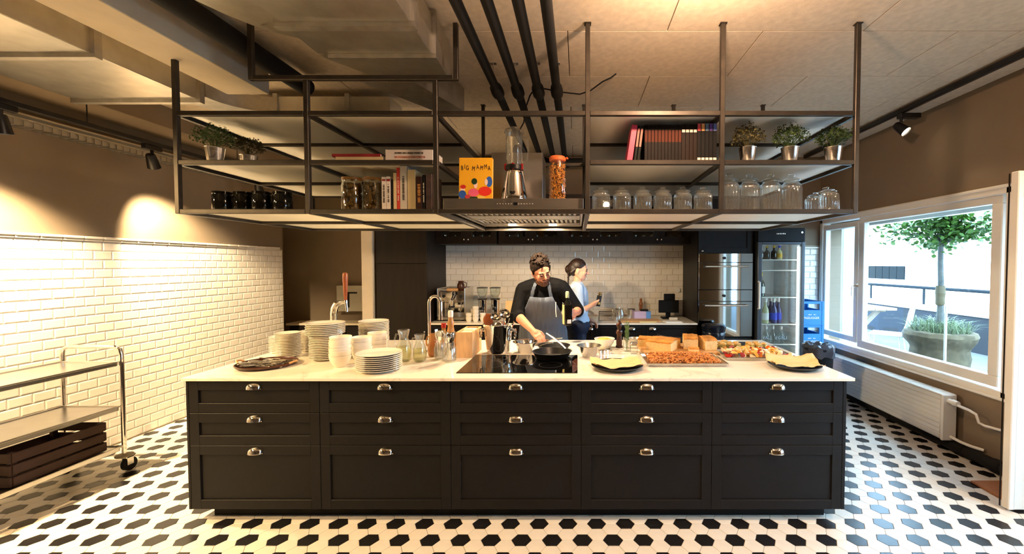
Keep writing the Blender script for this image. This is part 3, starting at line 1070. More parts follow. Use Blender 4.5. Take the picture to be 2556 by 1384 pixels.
# glazed wall cabinets
ul = ['glazed dark wall cabinet next to the tall black cabinet', 'glazed dark wall cabinet above the coffee grinders',
      'glazed dark wall cabinet above the woman with the braid', 'glazed dark wall cabinet next to the oven tower']
tumbler = MB().lathe([(.030, 0), (.036, .10), (.034, .10), (.028, .004), (0, .004)], 14).mesh('tumbler', mt['thin'])
for i in range(4):
    cx_ = -1.38+.7995*i
    c = thing('wall_cabinet', ul[i], 'cabinet', (cx_, 5.22, 1.845), 0, 'wall cabinets above the back counter')
    w = .398 if i else .376
    bd = MB()
    bd.box(-w, w, 0.002, .365, 0, .018).box(-w, w, .002, .365, .60, .618).box(-w, -w+.016, .002, .365, .018, .6)
    bd.box(w-.016, w, .002, .365, .018, .6).box(-w, w, .355, .365, .018, .6).box(-w+.017, w-.017, .02, .355, .30, .312)
    bd.build('body', mt['black_wood'], c, smooth=False)
    for s in (-1, 1):
        x0, x1 = (-w+.001, -.0015) if s < 0 else (.0015, w-.001)
        f = MB()
        f.box(x0, x1, -.02, 0, 0, .092, .001).box(x0, x1, -.02, 0, .55, .617, .001)
        f.box(x0, x0+.068, -.02, 0, .092, .55, .001).box(x1-.068, x1, -.02, 0, .092, .55, .001)
        d = f.build('door', mt['black_wood'], c)
        MB().box(x0+.066, x1-.066, -.012, -.008, .09, .552).build('pane', mt['thin'], d, smooth=False)
        MB().ball((s*.026, -.036, .055), .012, 10, 7).cyl((s*.026, -.02, .055), (s*.026, -.036, .055), .005, n=8).build('knob', mt['chrome'], d)
    for k in range(6):
        x = -.29+.116*k+rnd.uniform(-.01, .01)
        if abs(x) < .03: x += .05
        g = inst(tumbler, 'tumbler', None, (cx_+x, 5.30+rnd.uniform(0, .04), 1.8635))
        tag(g, ['clear tumbler behind glass in the wall cabinet next to the tall black cabinet', 'clear tumbler behind glass in the wall cabinet above the grinders',
                'clear tumbler behind glass in the wall cabinet above the woman', 'clear tumbler behind glass in the wall cabinet next to the oven tower'][i], 'glass', 'tumblers in wall cabinet %s' % ['by the tall cabinet', 'over the grinders', 'over the woman', 'by the oven'][i])
# oven tower
ot = thing('oven_tower', 'dark blue grey tall housing with two built in ovens', 'cabinet', (1.733, 4.905, 0))
MB().box(-.319, .319, .001, .68, 0, 2.46).build('body', mt['charcoal'], ot, smooth=False)
d = shaker(.634, .735, fr=.062).build('door', mt['charcoal'], ot, loc=(0, 0, 1.722))
MB().ball((-.275, -.036, .026), .013, 10, 7).cyl((-.275, -.02, .026), (-.275, -.036, .026), .005, n=8).build('knob', mt['chrome'], d)
shaker(.634, .64, fr=.062).build('door', mt['charcoal'], ot, loc=(0, 0, .09))
mt['mirrorglass'] = M('dark mirrored oven glass', (.34, .38, .40), .035, 1.0, var=.03)
mt['ovenpanel'] = M('dark oven panel', (.16, .18, .19), .06, 1.0, var=.03)
def oven(name, label, z0, z1, zc):
    o = thing(name, label, 'oven', (1.733, 4.885, z0))
    MB().box(-.30, .30, 0, .019, 0, z1-z0).build('casing', mt['blackmetal'], o, smooth=False)
    MB().box(-.315, .315, -.018, -.002, zc-z0+.003, z1-z0, .002).build('control_panel', mt['mirrorglass'], o)
    dd = MB().box(-.315, .315, -.020, -.002, .002, zc-z0-.001, .003).build('oven_door', mt['mirrorglass'], o)
    zz = zc-z0-.045
    MB().cyl((-.25, -.055, zz), (.25, -.055, zz), .010, n=12).cyl((-.23, -.02, zz), (-.23, -.055, zz), .006, n=8).cyl((.23, -.02, zz), (.23, -.055, zz), .006, n=8).build('oven_handle', mt['steel'], dd)
    MB().lathe([(0, -.018), (.016, -.018), (.017, 0), (0, 0)], 16, M=Matrix.Rotation(R(-90), 4, 'X'), c=(-.02, -.018, (z1+zc)/2-z0)).build('dial', mt['blackmetal'], o)
    return o
oven('oven', 'upper mirrored built in oven of the tower', 1.295, 1.718, 1.612)
oven('oven', 'lower mirrored built in oven of the tower', .742, 1.291, 1.157)

# beverage fridge
fr = thing('drinks_fridge', 'tall glass door drinks fridge with bottles, beside the oven tower', 'fridge', (2.358, 4.84, 0))
mt['fridge'] = M('dark grey fridge metal', srgb(64, 70, 76), .35, .3, var=.08)
mt['fridgein'] = M('white fridge lining', srgb(225, 230, 232), .4, var=.03)
fb = MB()
fb.box(-.272, -.25, .03, .70, .02, 2.0).box(.25, .272, .03, .70, .02, 2.0).box(-.25, .25, .68, .70, .02, 2.0)
fb.box(-.25, .25, .03, .70, .02, .16).box(-.25, .25, .03, .70, 1.84, 2.0)
fb.build('cabinet', mt['fridge'], fr, smooth=False)
fi = MB().box(-.249, -.24, .05, .679, .16, 1.84).box(.24, .249, .05, .679, .16, 1.84).box(-.24, .24, .66, .679, .16, 1.84).box(-.24, .24, .05, .66, .16, .17).box(-.24, .24, .05, .66, 1.83, 1.84)
fi.build('lining', mt['fridgein'], fr, smooth=False)
rb_ = MB()
for k in range(46):
    rb_.box(.232, .24, .08, .62, .2+k*.034, .2+k*.034+.018)
rb_.build('side_ribs', mt['fridgein'], fr, smooth=False)
SHF = [.36, .645, .885, 1.205, 1.525, 1.65]
for z in SHF:
    g = MB()
    g.box(-.238, .238, .08, .092, z-.012, z, .002)
    for k in range(16):
        g.box(-.236+k*.0312, -.236+k*.0312+.004, .09, .62, z-.005, z-.001)
    g.build('wire_shelf', mt['white_paint'], fr)
hdz = MB().box(-.272, .272, -.015, .03, 1.855, 2.012, .004)
hp = hdz.build('header', mt['black'], fr)
lg = dashes(.12, .016, mt['steel'], 4, 9)
inst(lg, 'logo', hp, (0, -.0165, 1.945), (R(90), 0, 0))
MB().cyl((.235, -.016, 1.96), (.235, -.02, 1.96), .012, n=14).build('lock', mt['steel'], hp)
df = MB()
df.box(-.272, -.222, -.02, .025, .10, 1.852, .004).box(.232, .272, -.02, .025, .10, 1.852, .004)
df.box(-.222, .232, -.02, .025, .10, .16, .004).box(-.222, .232, -.02, .025, 1.82, 1.852, .004)
dd = df.build('door', mt['fridge'], fr)
MB().box(-.224, .234, -.004, .002, .158, 1.822).build('pane', mt['thin'], dd, smooth=False)
MB().tube([(-.262, -.02, 1.39), (-.262, -.05, 1.385), (-.262, -.05, 1.08), (-.262, -.02, 1.075)], .011, 10).build('door_handle', mt['white_paint'], dd)
lt = text_mesh('VALL  EGELI', .055, M('etched lettering', srgb(140, 160, 168), .6))
inst(lt, 'lettering', dd, (-.06, -.0055, .735), (R(90), 0, 0))
MB().box(.218, .228, .035, .05, .20, 1.80).build('light_strip', lampmat('white led strip', (.85, .95, 1.0), 14), fr, smooth=False)

def bottle(name, label, loc, r, h, glassm, capm, labm, group=None, neck=.5):
    b = thing(name, label, 'bottle', loc, 0, group)
    MB().lathe([(0, 0), (r*.9, 0), (r, .006), (r, h*neck), (r*.8, h*(neck+.10)), (r*.38, h*(neck+.2)), (r*.34, h*.93), (r*.4, h*.94), (r*.4, h), (0, h)], 16).build('glass_body', glassm, b)
    MB().lathe([(r*.42, h*.84), (r*.43, h*1.002), (0, h*1.003)], 14).build('capsule', capm, b)
    if labm: MB().lathe([(r*1.012, h*.14), (r*1.012, h*.42)], 16).build('paper_label', labm, b)
    return b
g_green = M('green bottle glass', srgb(46, 62, 34), .05, var=.05, spec=.7)
g_clear = M('pale wine in bottle', srgb(196, 196, 150), .05, var=.05, spec=.7)
g_blue = M('blue tinted bottle', srgb(70, 74, 120), .05, var=.05, spec=.7)
g_dark = M('dark bottle glass', srgb(26, 28, 24), .05, var=.05, spec=.7)
lb_w = mt['paperwhite']; lb_b = M('blue paper label', srgb(48, 70, 190), .6); lb_y = M('yellow paper label', srgb(214, 178, 62), .6)
FX, FY = 2.358, 4.84
bw = bottle('wine_bottle', 'white wine bottle with white label on the fridge shelf', (FX-.185, FY+.16, SHF[2]), .037, .30, g_clear, lb_w, lb_w, 'white label wine bottles in the fridge')
for (x, y) in ((-.10, .15), (-.15, .27), (-.195, .337)): dup(bw, (FX+x, FY+y, SHF[2]))
bb = bottle('wine_bottle', 'rose wine bottle with blue label on the fridge shelf', (FX-.0, FY+.15, SHF[2]), .037, .30, g_blue, lb_w, lb_b, 'blue label wine bottles in the fridge')
for (x, y) in ((.072, .187), (-.045, .26), (.03, .3), (.10, .32)): dup(bb, (FX+x, FY+y, SHF[2]))
bottle('champagne_bottle', 'single sparkling wine bottle with foil neck on its own fridge shelf', (FX-.15, FY+.17, SHF[3]), .044, .29, g_green, lb_y, lb_w)
bc = bottle('water_bottle', 'clear bottle on the low fridge shelf behind the lettering', (FX-.18, FY+.16, SHF[1]), .036, .20, mt['thin'], lb_w, None, 'clear bottles low in the fridge')
for (x, y) in ((-.09, .15), (0, .17), (.09, .15), (-.13, .28), (-.04, .28), (.05, .28)): dup(bc, (FX+x, FY+y, SHF[1]))
bd_ = bottle('dark_bottle', 'dark bottle on the top fridge shelf', (FX-.16, FY+.16, SHF[5]), .033, .165, g_dark, lb_y, None, 'dark bottles at the top of the fridge')
for (x, y) in ((-.07, .2), (.0, .17), (-.11, .28)): dup(bd_, (FX+x, FY+y, SHF[5]))
bottle('yellow_bottle', 'bottle with yellow label on the top fridge shelf', (FX+.06, FY+.16, SHF[5]), .033, .165, g_clear, lb_b, lb_y)

# blue drink crates stacked by the fridge
mt['bluecrate'] = M('blue crate plastic', srgb(50, 136, 206), .45, var=.06)
ctx = text_mesh('PASSUGGER', .036, mt['paperwhite'], bold=.0006)
ctx2 = dashes(.12, .012, mt['paperwhite'], 2, 8)
def crate_mesh(w=.30, d=.38, h=.285, t=.014):
    mb = MB()
    for s in (-1, 1):
        y0, y1 = (-d/2, -d/2+t) if s < 0 else (d/2-t, d/2)
        mb.box(-w/2, w/2, y0, y1, 0, .18, .003).box(-w/2, w/2, y0, y1, .255, h, .003)
        mb.box(-w/2, -w/2+.05, y0, y1, .18, .255).box(w/2-.05, w/2, y0, y1, .18, .255)
        x0, x1 = (-w/2, -w/2+t) if s < 0 else (w/2-t, w/2)
        mb.box(x0, x1, -d/2, d/2, 0, .18, .003).box(x0, x1, -d/2, d/2, .255, h, .003)
        mb.box(x0, x1, -d/2, -d/2+.05, .18, .255).box(x0, x1, d/2-.05, d/2, .18, .255)
    mb.box(-w/2, w/2, -d/2, d/2, 0, .012)
    for sx in (-1, 1):
        for sy in (-1, 1):
            mb.box(sx*(w/2-.012)-.016, sx*(w/2-.012)+.016, sy*(d/2-.012)-.016, sy*(d/2-.012)+.016, 0, h, .004)
    return mb
cme = crate_mesh().mesh('body', mt['bluecrate'])
order = ['bottom', 'second from the floor', 'third from the floor', 'topmost']
for k in range(4):
    c = thing('drinks_crate', 'blue plastic bottle crate by the window corner, %s of its stack' % order[k], 'crate', (2.82, 5.20, .2865*k), 0, 'blue crates stacked by the fridge')
    b = inst(cme, 'body', c)
    inst(ctx, 'lettering', b, (.0, -.1915, .085), (R(90), 0, 0))
    inst(ctx2, 'lettering', b, (.0, -.1915, .125), (R(90), 0, 0))

# bins
bn = thing('bin', 'black bin with a crumpled liner in front of the blue crates', 'bin', (2.62, 4.50, 0))
MB().lathe([(.0, 0), (.115, 0), (.14, .66), (.15, .67), (.15, .69), (.13, .69), (.11, .02), (0, .02)], 22).build('bucket', mt['black'], bn)
lw = MB()
vs = []; fs = []
n = 26
for i, (r, z) in enumerate(((.154, .60), (.158, .66), (.152, .705), (.12, .73), (.07, .715), (.02, .70))):
    for k in range(n):
        a = 2*PI*k/n
        j = 1+.06*math.sin(5*a+i)+.05*rnd.uniform(-1, 1)
        vs.append((r*j*math.cos(a), r*j*math.sin(a), z+.012*math.sin(7*a+2*i)+rnd.uniform(-.006, .006)))
for i in range(5):
    for k in range(n):
        fs.append((i*n+k, i*n+(k+1) % n, (i+1)*n+(k+1) % n, (i+1)*n+k))
fs.append(tuple(5*n+k for k in range(n)))
lw.add(vs, fs).build('liner', M('grey bin liner', srgb(70, 70, 76), .25, var=.2), bn)
bn2 = thing('waste_bucket', 'glossy blue black lidded bucket before the lower oven', 'bucket', (1.53, 4.66, 0))
mt['blueblack'] = M('blue black plastic', srgb(16, 22, 34), .2, var=.1)
MB().lathe([(0, 0), (.105, 0), (.12, .80), (.128, .80), (.128, .83), (.122, .84), (.124, .86), (.128, .87), (.128, .885), (0, .885)], 24).build('body', mt['blueblack'], bn2)
MB().lathe([(.131, .885), (.134, .90), (.12, .918), (.05, .925), (0, .926)], 24).build('lid', mt['blueblack'], bn2)
# ================================================================== crockery on the island
def plate_mesh(r):
    h = .018
    return MB().lathe([(0, .004), (r*.55, .004), (r*.60, .0), (r*.62, .0), (r*.66, .005), (r*.97, h-.002), (r, h), (r*.985, h+.002), (r*.68, .0085), (r*.6, .0065), (0, .0065)], 32).mesh('plate', mt['ceramic'])
def bowl_mesh(r, h):
    return MB().lathe([(0, .003), (r*.45, .003), (r*.47, 0), (r*.52, 0), (r*.62, .012), (r*.85, h*.45), (r*.96, h*.8), (r, h), (r*.975, h+.001), (r*.93, h*.8), (r*.8, h*.42), (r*.5, .011), (0, .009)], 28).mesh('bowl', mt['ceramic'])
def stack(name, cat, me, x, y, n, pitch, label, group, z=CT, jit=.0015):
    for k in range(n):
        o = inst(me, name, None, (x+rnd.uniform(-jit, jit), y+rnd.uniform(-jit, jit), z+.0005+pitch*k))
        tag(o, label+', '+(ORD[k]+' from the bottom' if k < n-1 else 'topmost'), cat, group)
pl_s = plate_mesh(.066); pl_m = plate_mesh(.083); pl_c = plate_mesh(.086); pl_d = plate_mesh(.108); pl_D = plate_mesh(.128); pl_e = plate_mesh(.112); pl_g = plate_mesh(.14)
stack('saucer', 'plate', pl_s, -2.33, 3.24, 11, .0112, 'white saucer of the smallest stack', 'saucers in the smallest stack')
stack('side_plate', 'plate', pl_m, -2.16, 3.10, 15, .0116, 'white side plate stacked behind the cutlery tray', 'side plates behind the cutlery tray')
stack('side_plate', 'plate', pl_c, -2.135, 3.33, 13, .0116, 'white side plate stacked behind the tallest pile', 'side plates behind the tall pile')
stack('dinner_plate', 'plate', pl_d, -1.83, 3.02, 14, .0122, 'white plate of the narrower half of the tallest pile', 'lower plates of the tallest pile')
stack('dinner_plate', 'plate', pl_D, -1.83, 3.02, 7, .0122, 'wide white plate of the upper tallest pile', 'wide plates on top of the tallest pile', z=CT+14*.0122+.004)
stack('soup_plate', 'plate', pl_e, -1.62, 3.31, 20, .0118, 'white plate of the even pile behind the bowls', 'plates in the pile behind the bowls')
stack('large_plate', 'plate', pl_g, -1.29, 2.70, 9, .0125, 'large white plate of the low wide stack', 'large plates in the low front stack')
bw_m = bowl_mesh(.069, .075)
stack('bowl', 'bowl', bw_m, -1.60, 2.80, 8, .0185, 'white bowl stacked nearest the cutlery tray', 'bowls in the stack by the tray', jit=.003)
stack('bowl', 'bowl', bw_m, -1.535, 2.955, 7, .0165, 'white bowl of the middle bowl stack', 'bowls in the middle stack', jit=.003)
stack('bowl', 'bowl', bw_m, -1.505, 3.125, 7, .0175, 'white bowl stacked next to the even plate pile', 'bowls in the stack by the plate pile', jit=.003)

# ---- round wooden tray with cutlery
tr = thing('cutlery_tray', 'round dark wooden tray full of cutlery at the tiled wall end', 'tray', (-2.113, 2.821, CT))
MB().lathe([(0, 0), (.15, 0), (.172, .010), (.180, .024), (.174, .026), (.165, .014), (.148, .008), (0, .008)], 36).build('tray_body', mt['darkwood'], tr)
for s in (-1, 1):
    MB().tube([(s*.172, -.03, .022), (s*.192, -.018, .032), (s*.198, 0, .034), (s*.192, .018, .032), (s*.172, .03, .022)], .006, 8).build('handle', mt['oak'], tr)
def cutlery(kind):
    mb = MB()
    mb.box(-.10, .02, -.0045, .0045, 0, .0025, .001)
    mb.box(-.105, -.05, -.008, .008, -.0005, .003, .0012)
    if kind == 'fork':
        mb.box(.02, .05, -.012, .012, 0, .0025, .001)
        for k in range(4): mb.box(.05, .095, -.0115+k*.0065, -.0085+k*.0065, 0, .002)
    elif kind == 'knife':
        mb.box(.02, .12, -.008, .009, 0, .002, .0008)
    else:
        mb.ball((.055, 0, .004), .022, 12, 6, (1.5, 1, .2))
    return mb
cut_me = {k: cutlery(k).mesh(k, mt['chrome']) for k in ('fork', 'knife', 'spoon')}
for k in range(22):
    kd = ('fork', 'knife', 'spoon')[k % 3]
    a = rnd.uniform(-.35, .35)+(PI if rnd.random() < .5 else 0)
    o = inst(cut_me[kd], kd, None, (-2.113+rnd.uniform(-.06, .06), 2.821+rnd.uniform(-.09, .09), CT+.010+.0032*(k//3)), (0, 0, a))
    tag(o, 'steel %s lying on the round dark tray' % kd, kd, '%ss on the round tray' % kd if kd != 'knife' else 'knives on the round tray')

# ---- beer tap
bt = thing('beer_tap', 'chrome beer tap column with long wooden lever', 'beer tap', (-2.02, 3.45, CT))
MB().lathe([(.05, 0), (.05, .01), (.033, .022)], 20).build('base', mt['chrome'], bt)
MB().tube([(0, 0, .01), (0, 0, .28), (.008, -.004, .325), (.03, -.012, .36), (.06, -.02, .375), (.09, -.025, .378)], [.027, .027, .027, .026, .02, .016], 16).build('column', mt['chrome'], bt)
MB().cyl((.085, -.025, .378), (.125, -.03, .38), .016, .014, n=14).cyl((.118, -.03, .395), (.13, -.035, .30), .013, .008, n=12).build('spout', mt['chrome'], bt)
MB().lathe([(.008, .39), (.012, .40), (.012, .42), (.014, .43), (.017, .50), (.021, .575), (.021, .61), (.015, .622), (0, .625)], 16, c=(.116, -.03, 0)).build('lever', mt['redwood'], bt)

# ---- sink mixer
fa = thing('sink_mixer', 'chrome gooseneck mixer tap on the island', 'tap', (-1.164, 3.27, CT))
MB().lathe([(.028, 0), (.028, .008), (.02, .014), (.02, .06), (.014, .066)], 18).build('base', mt['chrome'], fa)
arc = [(.047-.047*math.cos(R(a)), -.01*a/180, .385+.055*math.sin(R(a))) for a in range(0, 181, 15)]
MB().tube([(0, 0, .05), (0, 0, .2), (0, 0, .385)]+arc[1:]+[(.094, -.012, .30)], .0125, 14).build('spout', mt['chrome'], fa)
MB().cyl((.094, -.012, .30), (.094, -.012, .255), .0155, n=14).build('spray_head', mt['chrome'], fa)
MB().cyl((.018, 0, .04), (.045, 0, .045), .006, n=8).cyl((.042, 0, .045), (.046, 0, .10), .005, n=8).build('lever', mt['chrome'], fa)

# ---- glass jugs and jars
def shell(prof, t=.0028):
    """closed double wall profile from outside (r,z) list bottom to top"""
    inn = [(max(r-t, 0), z) for r, z in prof[::-1]]
    inn = [p for p in inn if p[1] > prof[0][1]+t]
    return [(0, prof[0][1])]+prof+inn+[(max(prof[0][0]-t, .001), prof[0][1]+t*1.6), (0, prof[0][1]+t*1.6)]
def jug(x, y, r, h, label, gm='glass'):
    j = thing('glass_jug', label, 'jug', (x, y, CT+.0005))
    MB().lathe(shell([(r*.75, 0), (r*.95, .015), (r, h*.3), (r*.92, h*.5), (r*.62, h*.68), (r*.58, h*.78), (r*.75, h*.95), (r*.8, h)]), 24).build('body', mt[gm], j)
    MB().tube([(-r*.6, 0, h*.86), (-r*1.05, 0, h*.86), (-r*1.25, 0, h*.7), (-r*1.2, 0, h*.5), (-r*.9, 0, h*.42)], .0055, 8).build('handle', mt[gm], j)
    MB().lathe([(0, .006), (r*.72, .006), (r*.92, .017), (r*.965, h*.3), (r*.9, h*.46), (0, h*.46)], 22).build('water', mt['lemonwater'], j)
    return j
mt['lemonwater'] = jar_mat('lemon water', (.93, .90, .62), .12, .6)
mt['amber'] = jar_mat('amber tinted glass', (.82, .55, .25), .25)
jug(-1.235, 2.955, .052, .225, 'clear glass jug standing beside the large plates')
jug(-1.118, 2.945, .046, .195, 'clear glass jug between its twin and the mixer tap')
jug(-1.078, 3.115, .045, .17, 'amber glass jug in front of the mixer tap', 'amber')
def cutlery_jar(x, y, r, h, n, label, glab, grp):
    j = thing('glass_jar', label, 'jar', (x, y, CT+.0005))
    MB().lathe(shell([(r*.7, 0), (r, .012), (r, h*.72), (r*.8, h*.86), (r*.86, h)]), 22).build('body', mt['glass'], j)
    for k in range(n):
        a = 2*PI*k/n+rnd.uniform(-.2, .2)
        o = bpy.data.objects.new('spoon' if k % 2 else 'fork', cut_me['spoon' if k % 2 else 'fork'])
        col.objects.link(o)
        base = Vector((x+.2*r*math.cos(a), y+.2*r*math.sin(a), CT+.012))
        tip = Vector((x+r*.95*math.cos(a), y+r*.95*math.sin(a), CT+.012+.21+rnd.uniform(-.015, .015)))
        d = (tip-base).normalized()
        o.rotation_euler = d.to_track_quat('X', 'Z').to_euler()
        o.location = base+d*.108
        kd = 'spoon' if k % 2 else 'fork'
        tag(o, 'steel '+kd+glab, kd, grp+' '+kd+'s')
cutlery_jar(-.906, 2.935, .049, .135, 14, 'round glass jar stuffed with spoons and forks', ' standing up in the round glass jar', 'cutlery jar')
cutlery_jar(-1.005, 3.03, .04, .12, 5, 'small glass jar with a few spoons behind the full cutlery jar', ' standing in the small glass jar', 'small cutlery jar')
ob = thing('oil_bottle', 'clear oil bottle with white cap beside the wooden caddy', 'bottle', (-.975, 3.20, CT))
MB().lathe([(0, 0), (.04, 0), (.043, .01), (.04, .1), (.03, .17), (.022, .21), (.027, .24), (.017, .27), (.015, .29), (0, .29)], 18).build('body', M('golden oil in glass', srgb(224, 172, 110), .05, trans=.5, var=.05), ob)
MB().lathe([(.019, .285), (.02, .325), (.017, .335), (0, .336)], 14).build('cap', mt['white_paint'], ob)
sb = thing('sauce_bottle', 'small bottle with red collar behind the cutlery jar', 'bottle', (-1.055, 3.28, CT))
MB().lathe([(0, 0), (.027, 0), (.028, .12), (.016, .17), (.014, .21), (0, .21)], 16).build('body', mt['amber'], sb)
MB().lathe([(.018, .19), (.02, .225), (0, .226)], 12).build('cap', M('red cap', srgb(170, 40, 28), .4), sb)
# wooden caddy
mt['caddywood'] = M('pale box wood', srgb(206, 164, 116), .6, var=.12, scale=4, stretch=(10, 10, 2), detail=5)
wc = thing('wooden_caddy', 'open wooden box with cloths next to the steel bucket', 'box', (-.835, 3.21, CT))
MB().box(-.06, .06, -.15, -.138, 0, .19, .002).build('front_board', mt['caddywood'], wc)
MB().box(-.06, .06, .138, .15, 0, .19, .002).build('back_board', mt['caddywood'], wc)
for s in (-1, 1):
    MB().box(s*.06-(.0 if s < 0 else .011), s*.06+(.011 if s < 0 else 0), -.137, .137, 0, .19, .002).build('side_board', mt['caddywood'], wc)
MB().box(-.048, .048, -.137, .137, .004, .014).build('base_board', mt['caddywood'], wc)
tw = MB()
for k in range(3):
    tw.box(-.045, .045, -.12+.08*k, -.05+.08*k, .02, .185+.01*(k % 2), .012)
tag(tw.build('cloth_bundle', M('folded cream cloths', srgb(222, 206, 180), .9, bump=.3), loc=(-.835, 3.21, CT)), 'folded cream cloths stuffed in the wooden caddy', 'cloth')
# steel bucket with tools
bk = thing('steel_bucket', 'dented steel wine bucket holding ladles and a wooden paddle', 'bucket', (-.615, 3.235, CT))
MB().lathe([(0, 0), (.082, 0), (.088, .006), (.112, .205), (.119, .222), (.119, .232), (.112, .230), (.104, .20), (.08, .012), (0, .010)], 32).build('body', mt['chrome'], bk)
for s in (-1, 1):
    MB().ball((s*.113, -.02, .185), .014, 10, 7).build('lug', mt['chrome'], bk)
    MB().tube([(s*.133, -.02+.036*math.cos(R(a)), .155+.036*math.sin(R(a))) for a in range(0, 360, 20)], .0065, 8, closed=True).build('ring_handle', mt['chrome'], bk)
def tool(name, label, cat, base, tip, head, hm, sm=None):
    t = thing(name, label, cat, base)
    d = Vector(tip)-Vector(base)
    MB().cyl((0, 0, 0), d, .006, n=8).build('shaft', sm or mt['steel'], t)
    h = head(MB(), d)
    h.build('head', hm, t)
BZ = CT+.02
bowlhead = lambda s: (lambda mb, d: mb.lathe([(0, -.036*s), (.024*s, -.028*s), (.038*s, -.004*s), (.041*s, 0), (.037*s, -.002*s), (.022*s, -.024*s), (0, -.031*s)], 18, c=tuple(d+Vector((.01, -.03, .02))), M=Matrix.Rotation(R(115), 4, 'X')))
tool('ladle', 'round steel ladle standing head up in the bucket, taller one', 'ladle', (-.59, 3.24, BZ), (-.565, 3.20, CT+.295), bowlhead(1.05), mt['chrome'])
tool('ladle', 'round steel ladle standing head up in the bucket, shorter one', 'ladle', (-.63, 3.23, BZ), (-.64, 3.19, CT+.275), bowlhead(.85), mt['chrome'])
tool('wooden_paddle', 'wooden paddle standing in the steel bucket', 'paddle', (-.65, 3.25, BZ), (-.69, 3.22, CT+.26), lambda mb, d: mb.ball(tuple(d), .04, 14, 8, (1, .18, 1.25)), mt['redwood'], mt['oak'])
tool('black_spatula', 'black flat spatula in the steel bucket', 'spatula', (-.60, 3.26, BZ), (-.53, 3.25, CT+.27), lambda mb, d: mb.box(d.x-.03, d.x+.03, d.y-.003, d.y+.003, d.z-.04, d.z+.04, .002), mt['black'])
tool('slotted_spoon', 'steel slotted spoon in the steel bucket', 'spoon', (-.61, 3.21, BZ), (-.60, 3.165, CT+.215), lambda mb, d: mb.ball(tuple(d), .032, 14, 8, (1, .25, 1.3)), mt['steel'])

# ---- cooking things
def steel_bowl(x, y, r, h, label, z=CT, rb=None, m='chrome'):
    rb = rb or r*.55
    o = MB().lathe([(0, 0), (rb, 0), (rb*1.05, .004), (r*.93, h*.92), (r, h), (r*1.06, h), (r*1.06, h+.003), (r*.99, h+.003), (r*.91, h*.9), (rb, .006), (0, .005)], 32).build('mixing_bowl', mt[m], loc=(x, y, z))
    return tag(o, label, 'bowl')
steel_bowl(-.408, 3.25, .092, .085, 'shiny conical steel bowl beside the steel bucket')
steel_bowl(.088, 3.10, .088, .085, 'brushed steel bowl to the window side of the frying pan', m='steel')
fp = thing('frying_pan', 'deep black frying pan with long steel handle on the cooktop', 'pan', (-.185, 3.03, CT+.0055))
MB().lathe([(0, 0), (.105, 0), (.115, .005), (.142, .05), (.146, .052), (.139, .052), (.11, .008), (0, .006)], 32).build('pan_body', mt['blackmetal'], fp)
MB().tube([(.10, .09, .05), (.06, .16, .075), (-.01, .25, .11), (-.06, .31, .13)], [.008, .010, .011, .009], 8, flat=.6).build('handle', mt['steel'], fp)
fp2 = thing('saute_pan', 'flat black pan with pale steel handle lying at the cooktop edge', 'pan', (-.19, 3.34, CT+.0005))
MB().lathe([(0, 0), (.10, 0), (.132, .04), (.135, .041), (.128, .041), (.1, .006), (0, .005)], 30).build('pan_body', mt['blackmetal'], fp2)
MB().tube([(-.10, -.07, .05), (-.05, -.095, .07), (.0, -.112, .08)], [.010, .011, .009], 8, flat=.5).build('handle', mt['steel'], fp2)
sp = thing('small_steel_pan', 'small shallow steel pan under the hand of the man in the apron', 'pan', (-.33, 3.60, CT+.0005))
MB().lathe([(0, 0), (.07, 0), (.092, .03), (.095, .031), (.088, .031), (.068, .006), (0, .005)], 26).build('pan_body', mt['steel'], sp)
MB().tube([(.08, 0, .028), (.15, .01, .045), (.20, .012, .05)], .007, 8, flat=.6).build('handle', mt['steel'], sp)
wb_ = thing('white_bowl', 'white bowl of yellow grain by the pepper mill', 'bowl', (.225, 3.42, CT))
MB().lathe([(0, 0), (.04, 0), (.045, .006), (.075, .05), (.085, .082), (.081, .083), (.07, .05), (.04, .01), (0, .008)], 28).build('bowl_body', mt['ceramic'], wb_)
MB().lathe([(0, .086), (.04, .08), (.07, .068), (.076, .062)][::-1], 20).build('filling', M('yellow couscous', srgb(226, 172, 70), .9, var=.2, scale=90, bump=.5, bscale=300), wb_)
pm = thing('pepper_mill', 'turned dark wooden pepper mill on the island', 'pepper mill', (.348, 3.45, CT))
MB().lathe([(0, 0), (.029, 0), (.03, .012), (.024, .02), (.026, .05), (.02, .085), (.018, .105), (.026, .12), (.027, .128)], 20).build('body', mt['darkwood'], pm)
MB().lathe([(.027, .130), (.024, .142), (.014, .15), (.016, .165), (.024, .178), (.024, .195), (.015, .208), (.006, .213), (.008, .222), (0, .226)], 20).build('head', mt['darkwood'], pm)
def sprigs(parent, n, h, spread, leafm, z0=.01, seed=3):
    r = random.Random(seed)
    mb = MB()
    for k in range(n):
        a = r.uniform(0, 2*PI); s = r.uniform(.3, 1)*spread
        p0 = Vector((0.3*s*math.cos(a), .3*s*math.sin(a), z0)); p1 = Vector((s*math.cos(a), s*math.sin(a), z0+h*r.uniform(.75, 1)))
        mb.tube([p0, (p0+p1)/2+Vector((0, 0, .01)), p1], .0012, 5)
        m = int(h*150)
        for i in range(m):
            t = .3+.7*i/m
            c = p0.lerp(p1, t)
            b = r.uniform(0, 2*PI)
            d = Vector((math.cos(b), math.sin(b), .8)).normalized()
            q = c+d*r.uniform(.012, .022)
            w = d.cross(Vector((0, 0, 1))).normalized()*.0022
            mb.add([c-w*.4, c+w*.4, q+w*.6, q-w*.6, (c+q)/2+Vector((0, 0, .002))], [(0, 1, 4), (1, 2, 4), (2, 3, 4), (3, 0, 4)])
    return mb.build('sprigs', leafm, parent, smooth=False)
mt['rosemary'] = M('rosemary needles', srgb(104, 130, 72), .6, var=.25, scale=60)
